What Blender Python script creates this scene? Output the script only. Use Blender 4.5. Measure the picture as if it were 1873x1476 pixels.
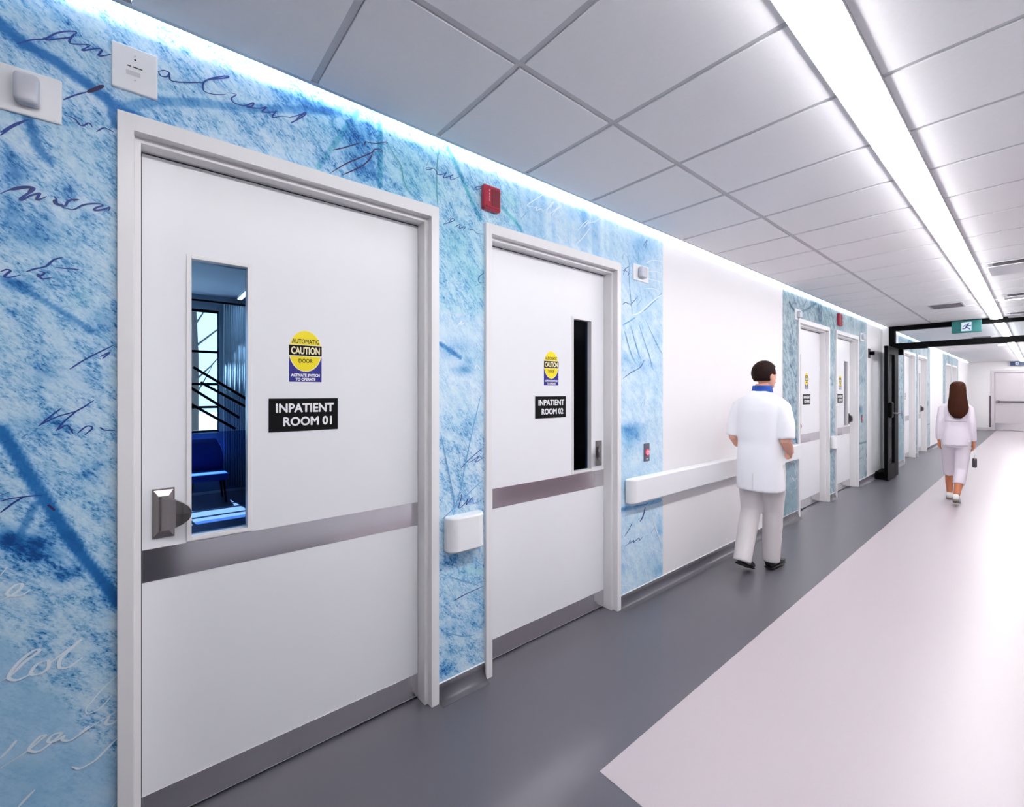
import bpy, bmesh, math, random
import numpy as np
from mathutils import Vector, Matrix

for _o in list(bpy.data.objects):
    bpy.data.objects.remove(_o)
SC = bpy.context.scene
COL = SC.collection
R = math.radians

# ------------------------------------------------------------------ camera
cam_data = bpy.data.cameras.new('camera')
cam_data.sensor_fit = 'HORIZONTAL'
cam_data.sensor_width = 36.0
cam_data.lens = 807.0 / 1873.0 * 36.0
cam_data.shift_y = -20.5 / 1873.0
cam_data.clip_start = 0.02
cam = bpy.data.objects.new('camera', cam_data)
COL.objects.link(cam)
cam.location = (1.873, 0.0, 1.5)
cam.rotation_euler = (R(90), 0, R(50.174))
SC.camera = cam

# ------------------------------------------------------------------ world, sun, exposure
world = bpy.data.worlds.new('sky')
SC.world = world
world.use_nodes = True
_bg = world.node_tree.nodes['Background']
_bg.inputs[0].default_value = (0.78, 0.89, 1.0, 1)
_bg.inputs[1].default_value = 4.5
sun_data = bpy.data.lights.new('sun', 'SUN')
sun_data.energy = 75.0
sun_data.angle = R(0.6)
sun_data.color = (1.0, 0.97, 0.93)
sun = bpy.data.objects.new('sun', sun_data)
COL.objects.link(sun)
sun.location = (-12, -2, 9)
sun.rotation_euler = Vector((1.0, 0.12, -1.42)).to_track_quat('-Z', 'Y').to_euler()
STRIP_POWER = 44.0
COVE_POWER = 46.0
vs = SC.view_settings
vs.view_transform = 'Standard'
vs.look = 'None'
vs.exposure = 0.0
vs.gamma = 1.0
vs.use_curve_mapping = False

# ------------------------------------------------------------------ materials
def lin(r, g, b):
    f = lambda c: (c / 255 / 12.92) if c / 255 <= 0.04045 else ((c / 255 + 0.055) / 1.055) ** 2.4
    return (f(r), f(g), f(b), 1.0)

MATS = {}
def mat(name, rgb, rough=0.5, metal=0.0, spec=0.5, var=0.03, vscale=6.0, bump=0.0, bscale=200.0, stretch=(1, 1, 1), coat=0.0):
    """procedural principled material: faint value noise + optional fine bump"""
    if name in MATS:
        return MATS[name]
    m = bpy.data.materials.new(name)
    m.use_nodes = True
    nt = m.node_tree
    b = nt.nodes['Principled BSDF']
    tc = nt.nodes.new('ShaderNodeTexCoord')
    mp = nt.nodes.new('ShaderNodeMapping')
    mp.inputs['Scale'].default_value = stretch
    nt.links.new(tc.outputs['Object'], mp.inputs['Vector'])
    n = nt.nodes.new('ShaderNodeTexNoise')
    n.inputs['Scale'].default_value = vscale
    n.inputs['Detail'].default_value = 4
    nt.links.new(mp.outputs[0], n.inputs['Vector'])
    mx = nt.nodes.new('ShaderNodeMix')
    mx.data_type = 'RGBA'
    c = lin(*rgb)
    mx.inputs[6].default_value = tuple(max(0, v * (1 - var)) for v in c[:3]) + (1,)
    mx.inputs[7].default_value = tuple(min(1, v * (1 + var)) for v in c[:3]) + (1,)
    nt.links.new(n.outputs['Fac'], mx.inputs[0])
    nt.links.new(mx.outputs[2], b.inputs['Base Color'])
    b.inputs['Roughness'].default_value = rough
    b.inputs['Metallic'].default_value = metal
    b.inputs['Specular IOR Level'].default_value = spec
    b.inputs['Coat Weight'].default_value = coat
    if bump > 0:
        n2 = nt.nodes.new('ShaderNodeTexNoise')
        n2.inputs['Scale'].default_value = bscale
        n2.inputs['Detail'].default_value = 3
        nt.links.new(mp.outputs[0], n2.inputs['Vector'])
        bp = nt.nodes.new('ShaderNodeBump')
        bp.inputs['Strength'].default_value = bump
        bp.inputs['Distance'].default_value = 0.002
        nt.links.new(n2.outputs['Fac'], bp.inputs['Height'])
        nt.links.new(bp.outputs[0], b.inputs['Normal'])
    MATS[name] = m
    return m

def emis(name, rgb, power):
    if name in MATS:
        return MATS[name]
    m = bpy.data.materials.new(name)
    m.use_nodes = True
    nt = m.node_tree
    nt.nodes.remove(nt.nodes['Principled BSDF'])
    e = nt.nodes.new('ShaderNodeEmission')
    e.inputs[0].default_value = lin(*rgb)
    e.inputs[1].default_value = power
    nt.links.new(e.outputs[0], nt.nodes['Material Output'].inputs[0])
    MATS[name] = m
    return m

def glassy(name, tint, refl=0.06):
    """thin pane: tinted transmission plus a clear reflection"""
    if name in MATS:
        return MATS[name]
    m = bpy.data.materials.new(name)
    m.use_nodes = True
    nt = m.node_tree
    nt.nodes.remove(nt.nodes['Principled BSDF'])
    t = nt.nodes.new('ShaderNodeBsdfTransparent')
    t.inputs[0].default_value = tuple(tint) + (1,)
    g = nt.nodes.new('ShaderNodeBsdfGlossy')
    g.inputs['Roughness'].default_value = 0.02
    g.inputs['Color'].default_value = (0.9, 0.95, 1, 1)
    fr = nt.nodes.new('ShaderNodeLayerWeight')
    fr.inputs[0].default_value = refl
    mx = nt.nodes.new('ShaderNodeMixShader')
    nt.links.new(fr.outputs['Fresnel'], mx.inputs[0])
    nt.links.new(t.outputs[0], mx.inputs[1])
    nt.links.new(g.outputs[0], mx.inputs[2])
    nt.links.new(mx.outputs[0], nt.nodes['Material Output'].inputs[0])
    MATS[name] = m
    return m

WALL = mat('white_wall_paint', (242, 241, 243), 0.55, var=0.012, bump=0.08, bscale=350)
CEILP = mat('ceiling_plaster', (226, 224, 227), 0.8, var=0.02)
TILE = mat('ceiling_tile_board', (248, 247, 250), 0.85, var=0.03, vscale=60, bump=0.25, bscale=420)
TBAR = mat('grid_bar_metal', (196, 197, 202), 0.5, var=0.01)
TRIM = mat('edge_trim_metal', (196, 198, 202), 0.45, var=0.01)
FRAME = mat('door_frame_enamel', (236, 235, 236), 0.35, var=0.012)
LEAF = mat('door_laminate', (238, 239, 243), 0.32, var=0.015, bump=0.03, bscale=300)
STEEL = mat('brushed_steel', (226, 223, 227), 0.13, 1.0, var=0.05, vscale=40, stretch=(1, 1, 30))
HANDLE = mat('satin_nickel', (146, 141, 143), 0.32, 1.0, var=0.04, vscale=20)
BLACK = mat('black_metal', (3, 3, 5), 0.6, spec=0.08, var=0.1)
SIGNBLACK = mat('sign_black', (4, 4, 8), 0.5, spec=0.15, var=0.05)
SIGNWHITE = mat('sign_white', (246, 246, 248), 0.5, var=0.01)
YELLOW = mat('sticker_yellow', (242, 222, 12), 0.4, var=0.02)
CREAM = mat('sticker_cream', (246, 236, 190), 0.4, var=0.02)
BLUE = mat('sticker_blue', (14, 15, 126), 0.4, var=0.05)
OLIVE = mat('sticker_dark_print', (52, 46, 22), 0.5, var=0.05)
PLASTIC = mat('white_plastic', (240, 241, 244), 0.32, var=0.012)
LENS = mat('grey_lens_plastic', (196, 198, 208), 0.3, var=0.03)
RED = mat('alarm_red', (158, 20, 48), 0.35, var=0.06)
REDDARK = mat('alarm_red_dark', (112, 12, 34), 0.4, var=0.06)
FLOORG = mat('grey_vinyl', (88, 87, 95), 0.3, var=0.05, vscale=160, bump=0.03, bscale=260)
FLOORW = mat('pale_vinyl', (181, 172, 177), 0.34, var=0.035, vscale=150, bump=0.03, bscale=260)
BASE = mat('cove_base_vinyl', (64, 64, 73), 0.38, var=0.05, vscale=120)
CAPW = mat('white_sealant', (240, 240, 242), 0.45, var=0.01)
DARK = mat('dark_gap', (8, 8, 10), 0.7, var=0.05)
SEAL = mat('door_seal', (60, 60, 66), 0.6, var=0.05)
TINT = glassy('tinted_glass', (0.50, 0.64, 0.80), 0.08)
SMOKE = glassy('smoked_glass', (0.30, 0.36, 0.48), 0.10)
CLEAR = glassy('clear_glass', (0.93, 0.96, 0.97), 0.05)
STRIP = emis('strip_diffuser', (255, 252, 253), STRIP_POWER)
COVE = emis('cove_led', (240, 250, 255), COVE_POWER)

# ------------------------------------------------------------------ mesh helpers
def tag(o, label=None, cat=None, group=None, kind=None):
    if label: o['label'] = label
    if cat: o['category'] = cat
    if group: o['group'] = group
    if kind: o['kind'] = kind
    return o

def empty(name, loc=(0, 0, 0), parent=None):
    o = bpy.data.objects.new(name, None)
    o.empty_display_size = 0.1
    COL.objects.link(o)
    o.location = loc
    if parent: o.parent = parent
    return o

def link(name, me, m=None, parent=None, loc=(0, 0, 0)):
    o = bpy.data.objects.new(name, me)
    COL.objects.link(o)
    if m is not None:
        me.materials.clear()
        me.materials.append(m)
    o.location = loc
    if parent: o.parent = parent
    return o

def box(bm, x0, x1, y0, y1, z0, z1, bev=0.0, seg=2):
    if bev > 0:
        t = bmesh.new()
        _rawbox(t, x0, x1, y0, y1, z0, z1)
        bmesh.ops.bevel(t, geom=list(t.edges), offset=bev, segments=seg, profile=0.5, affect='EDGES')
        _merge(bm, t)
    else:
        _rawbox(bm, x0, x1, y0, y1, z0, z1)

def _rawbox(bm, x0, x1, y0, y1, z0, z1):
    v = [bm.verts.new((x, y, z)) for x in (x0, x1) for y in (y0, y1) for z in (z0, z1)]
    for f in ((0, 1, 3, 2), (4, 6, 7, 5), (0, 4, 5, 1), (2, 3, 7, 6), (0, 2, 6, 4), (1, 5, 7, 3)):
        bm.faces.new([v[i] for i in f])

def _merge(bm, t):
    t.verts.index_update()
    mp = {v.index: bm.verts.new(v.co) for v in t.verts}
    for f in t.faces:
        try:
            bm.faces.new([mp[v.index] for v in f.verts])
        except ValueError:
            pass
    t.free()

def done(bm, name, m, parent=None, smooth=False, loc=(0, 0, 0)):
    bmesh.ops.recalc_face_normals(bm, faces=bm.faces)
    me = bpy.data.meshes.new(name)
    bm.to_mesh(me)
    bm.free()
    if smooth:
        me.polygons.foreach_set('use_smooth', [True] * len(me.polygons))
    return link(name, me, m, parent, loc)

def boxobj(name, m, dims, parent=None, bev=0.0, seg=2, smooth=False, loc=(0, 0, 0)):
    bm = bmesh.new()
    if isinstance(dims[0], (int, float)):
        dims = [dims]
    for d in dims:
        box(bm, *d, bev=bev, seg=seg)
    return done(bm, name, m, parent, smooth, loc)

def prism(bm, pts, axis, a, b):
    """extrude a closed 2-D outline along an axis from a to b"""
    def P(p, t):
        if axis == 'y': return (p[0], t, p[1])
        if axis == 'z': return (p[0], p[1], t)
        return (t, p[0], p[1])
    A = [bm.verts.new(P(p, a)) for p in pts]
    B = [bm.verts.new(P(p, b)) for p in pts]
    n = len(pts)
    bm.faces.new(A[::-1])
    bm.faces.new(B)
    for i in range(n):
        bm.faces.new((A[i], A[(i + 1) % n], B[(i + 1) % n], B[i]))

def tube(bm, pts, radii, seg=12, cap=True):
    """swept tube through points; radius may be a number or (side, front) pair"""
    pts = [Vector(p) for p in pts]
    n = len(pts)
    rings = []
    ref = None
    for i, p in enumerate(pts):
        d = (pts[min(i + 1, n - 1)] - pts[max(i - 1, 0)]).normalized()
        if ref is None:
            ref = Vector((1, 0, 0)) if abs(d.x) < 0.85 else Vector((0, 0, 1))
        s = (ref - d * ref.dot(d)).normalized()
        ref = s
        t = d.cross(s)
        r = radii[i] if isinstance(radii, (list, tuple)) else radii
        ra, rb = (r, r) if isinstance(r, (int, float)) else r
        rings.append([bm.verts.new(p + s * (ra * math.cos(2 * math.pi * k / seg)) + t * (rb * math.sin(2 * math.pi * k / seg))) for k in range(seg)])
    for a, b in zip(rings[:-1], rings[1:]):
        for k in range(seg):
            bm.faces.new((a[k], a[(k + 1) % seg], b[(k + 1) % seg], b[k]))
    if cap:
        bm.faces.new(rings[0][::-1])
        bm.faces.new(rings[-1])

def loft(bm, rings, seg=24, power=2.0, cap=True):
    """stack of horizontal super-ellipses (cx, cy, z, rx, ry)"""
    rr = []
    for cx, cy, z, rx, ry in rings:
        ring = []
        for k in range(seg):
            a = 2 * math.pi * k / seg
            c, s = math.cos(a), math.sin(a)
            ring.append(bm.verts.new((cx + rx * math.copysign(abs(c) ** (2 / power), c), cy + ry * math.copysign(abs(s) ** (2 / power), s), z)))
        rr.append(ring)
    for a, b in zip(rr[:-1], rr[1:]):
        for k in range(seg):
            bm.faces.new((a[k], a[(k + 1) % seg], b[(k + 1) % seg], b[k]))
    if cap:
        bm.faces.new(rr[0][::-1])
        bm.faces.new(rr[-1])

def ball(bm, c, r, seg=16, rot=None):
    r = (r, r, r) if isinstance(r, (int, float)) else r
    M = Matrix.Translation(c) @ (rot.to_4x4() if rot else Matrix.Identity(4)) @ Matrix.Diagonal((r[0], r[1], r[2], 1))
    bmesh.ops.create_uvsphere(bm, u_segments=seg, v_segments=max(6, seg // 2), radius=1, matrix=M)

def text_mesh(s, size, thick=0.0, depth=0.0006, align='LEFT', xscale=1.0):
    cu = bpy.data.curves.new('t', 'FONT')
    cu.body = s
    cu.size = size
    cu.offset = thick
    cu.extrude = depth
    cu.align_x = align
    cu.resolution_u = 3
    ob = bpy.data.objects.new('t', cu)
    COL.objects.link(ob)
    dg = bpy.context.evaluated_depsgraph_get()
    dg.update()
    me = bpy.data.meshes.new_from_object(ob.evaluated_get(dg))
    bpy.data.objects.remove(ob)
    bpy.data.curves.remove(cu)
    co = np.empty(len(me.vertices) * 3)
    me.vertices.foreach_get('co', co)
    co = co.reshape(-1, 3)
    # local X -> +Y, local Y -> +Z, local Z -> +X (print on a wall that faces +X)
    out = np.stack([co[:, 2], co[:, 0] * xscale, co[:, 1]], 1)
    me.vertices.foreach_set('co', out.ravel())
    me.update()
    return me

def text_width_fit(s, width, height, bold=0.0, depth=0.0006):
    """text mesh squeezed into width x height, lower-left at the origin"""
    me = text_mesh(s, height, 0.0, depth)
    if bold > 0:
        bmx = bmesh.new()
        for q, (dy, dz) in enumerate(((0, 0), (1, 0), (-1, 0), (0, 1), (0, -1))):
            t0 = bmesh.new()
            t0.from_mesh(me)
            bmesh.ops.translate(t0, verts=t0.verts, vec=(0.00006 * q, dy * bold * height, dz * bold * height))
            tm = bpy.data.meshes.new('t')
            t0.to_mesh(tm)
            t0.free()
            bmx.from_mesh(tm)
            bpy.data.meshes.remove(tm)
        bmx.to_mesh(me)
        bmx.free()
    co = np.empty(len(me.vertices) * 3)
    me.vertices.foreach_get('co', co)
    co = co.reshape(-1, 3)
    lo, hi = co.min(0), co.max(0)
    co[:, 1] = (co[:, 1] - lo[1]) / (hi[1] - lo[1]) * width
    co[:, 2] = (co[:, 2] - lo[2]) / (hi[2] - lo[2]) * height
    me.vertices.foreach_set('co', co.ravel())
    me.update()
    return me

def struct(o):
    o['kind'] = 'structure'
    return o

def dup(root, loc=None, scale=None, label=None, name=None):
    r = root.copy()
    COL.objects.link(r)
    if loc is not None: r.location = loc
    if scale is not None: r.scale = scale
    if label: r['label'] = label
    for ch in root.children:
        c = ch.copy()
        COL.objects.link(c)
        c.parent = r
        for g in ch.children:
            d = g.copy()
            COL.objects.link(d)
            d.parent = c
    return r

# ------------------------------------------------------------------ layout (metres)
Y_END = 25.7          # far end of the corridor
Y_BACK = -4.0         # behind the camera
X_RIGHT = 2.42
Z_CEIL = 2.70
Z_SLAB = 3.12
# modules of mural + two doors: (offset along the wall, stretch)
MODULES = [(0.0, 1.0), (6.09, 1.045), (12.45, 1.12), (18.8, 1.05)]
FW = 1.155            # outer width of a door frame
DOOR_Y = [0.5125, 1.948]   # centres of the two doors in a module
DOOR_CENTRES = [(o + s * y, s, i) for o, s in MODULES for i, y in enumerate(DOOR_Y)]

# ------------------------------------------------------------------ floor
struct(boxobj('floor', FLOORG, (-0.14, X_RIGHT, Y_BACK, Y_END + 0.14, -0.10, 0.0)))
struct(boxobj('floor_inlay', FLOORW, (0.755, X_RIGHT, 1.384, Y_END, -0.02, 0.0012)))

# ------------------------------------------------------------------ left wall with door openings
bm = bmesh.new()
cuts = [(c - s * (FW / 2 - 0.03), c + s * (FW / 2 - 0.03)) for c, s, i in DOOR_CENTRES]
y = Y_BACK
for a, b in cuts:
    box(bm, -0.14, 0.0, y, a, 0, Z_SLAB)
    box(bm, -0.14, 0.0, a, b, 2.36, Z_SLAB)
    y = b
box(bm, -0.14, 0.0, y, Y_END, 0, Z_SLAB)
struct(done(bm, 'wall_left', WALL))
struct(boxobj('wall_right', WALL, (X_RIGHT, X_RIGHT + 0.12, Y_BACK, Y_END, 0, Z_SLAB)))
struct(boxobj('wall_back', WALL, (-0.14, X_RIGHT + 0.12, Y_BACK - 0.12, Y_BACK, 0, Z_SLAB)))
bm = bmesh.new()
box(bm, -0.14, 0.64, Y_END, Y_END + 0.14, 0, Z_SLAB)
box(bm, 1.80, X_RIGHT + 0.12, Y_END, Y_END + 0.14, 0, Z_SLAB)
box(bm, 0.64, 1.80, Y_END, Y_END + 0.14, 2.33, Z_SLAB)
box(bm, 0.64, 1.80, Y_END + 0.10, Y_END + 0.14, 0, 2.33)
struct(done(bm, 'wall_end', WALL))
struct(boxobj('ceiling_slab', CEILP, (-6.3, X_RIGHT + 0.12, Y_BACK - 0.12, Y_END + 0.14, Z_SLAB, Z_SLAB + 0.15)))

# ------------------------------------------------------------------ suspended ceiling: grid, tiles, edge trim
ceiling = struct(empty('ceiling'))
YP = 10.50            # glazed partition plane
PITCH = 0.5475
Y0 = 0.505 - 8 * PITCH
rows = []
k = 0
while Y0 + k * PITCH < YP - 0.1:
    rows.append(Y0 + k * PITCH)
    k += 1
rows.append(YP + 0.04)
LX0, LX1 = 1.350, 1.488        # strip light housing
XB = [(0.072, 0.643), (0.667, LX0), (LX1, X_RIGHT)]
hb = 0.012
tile_cache = {}
for r in range(len(rows) - 1):
    ya, yb = rows[r] + hb, rows[r + 1] - hb
    for ci, (xa, xb) in enumerate(XB):
        key = (ci, round(yb - ya, 3))
        if key not in tile_cache:
            t = bmesh.new()
            box(t, 0.0015, xb - xa - 0.0015, 0.0015, yb - ya - 0.0015, 0, 0.018, bev=0.0015, seg=1)
            o = done(t, 'ceiling_tile', TILE, ceiling, loc=(xa, ya, Z_CEIL - 0.006))
            tile_cache[key] = o.data
        else:
            link('ceiling_tile', tile_cache[key], None, ceiling, loc=(xa, ya, Z_CEIL - 0.006))
for yy in rows:
    boxobj('cross_bar', TBAR, [(0.065, LX0, yy - hb, yy + hb, Z_CEIL, Z_CEIL + 0.03), (LX1, X_RIGHT, yy - hb, yy + hb, Z_CEIL, Z_CEIL + 0.03)], ceiling)
for xx in (0.655,):
    boxobj('main_bar', TBAR, (xx - hb, xx + hb, rows[0], rows[-1], Z_CEIL - 0.0005, Z_CEIL + 0.03), ceiling)
boxobj('edge_trim', TRIM, [(0.056, 0.078, Y_BACK, YP, Z_CEIL - 0.004, Z_CEIL + 0.004), (0.056, 0.060, Y_BACK, YP, Z_CEIL - 0.004, Z_CEIL + 0.012)], ceiling)
boxobj('plenum_lid', CEILP, (0.103, X_RIGHT, Y_BACK, Y_END, Z_CEIL + 0.05, Z_CEIL + 0.07), ceiling)
boxobj('cove_back', CEILP, (0.112, 0.118, Y_BACK, Y_END, Z_CEIL + 0.02, Z_CEIL + 0.05), ceiling)
boxobj('cove_lid', CEILP, (0.0, 0.118, Y_BACK, Y_END, Z_CEIL + 0.085, Z_CEIL + 0.10), ceiling)
# beyond the partition the tiles are too far to tell apart
boxobj('far_ceiling_board', TILE, (0.075, LX0, YP + 0.04, Y_END, Z_CEIL - 0.006, Z_CEIL + 0.02), ceiling)
boxobj('far_ceiling_board', TILE, (LX1, X_RIGHT, YP + 0.04, Y_END, Z_CEIL - 0.006, Z_CEIL + 0.02), ceiling)
boxobj('edge_trim', TRIM, (0.056, 0.078, YP, Y_END, Z_CEIL - 0.006, Z_CEIL + 0.012), ceiling)

# cove LED lines above the ceiling edge, washing the wall top
for ya, yb, lab in ((Y_BACK + 0.1, YP - 0.08, 'white cove light line along the near wall top above the doors'), (YP + 0.08, Y_END - 0.3, 'white cove light line on the wall top beyond the black partition')):
    r_ = tag(empty('cove_light', (0.09, ya, Z_CEIL + 0.03)), lab, 'light', 'cove light lines')
    boxobj('led_line', COVE, (0.0, 0.012, 0, yb - ya, 0.006, 0.018), r_)
    boxobj('channel', PLASTIC, (0.012, 0.02, 0, yb - ya, 0.0, 0.02), r_)

# continuous strip luminaire in the ceiling
for ya, yb, lab in ((-0.5, YP - 0.12, 'long glowing linear ceiling light running down to the black partition'), (YP + 0.12, 25.3, 'linear ceiling light continuing beyond the black glazed partition')):
    r_ = tag(empty('strip_light', (LX0, ya, Z_CEIL - 0.003)), lab, 'light', 'linear ceiling lights')
    w = LX1 - LX0
    boxobj('housing', PLASTIC, [(0, 0.014, 0, yb - ya, -0.014, 0.0), (w - 0.014, w, 0, yb - ya, -0.014, 0.0), (0, w, -0.012, 0, -0.03, 0.0), (0, w, yb - ya, yb - ya + 0.012, -0.03, 0.0)], r_)
    lens = [(0.014, -0.002), (w - 0.014, -0.002)] + [(w / 2 + (w / 2 - 0.014) * math.cos(a), -0.012 - 0.026 * math.sin(a)) for a in np.linspace(0, math.pi, 14)]
    t = bmesh.new()
    prism(t, lens, 'y', 0.0, yb - ya)
    done(t, 'diffuser', STRIP, r_)
# plain infill where no luminaire hangs
boxobj('infill_board', TILE, [(LX0, LX1, Y_BACK, Y_END, Z_CEIL - 0.002, Z_CEIL + 0.02)], ceiling)

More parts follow.
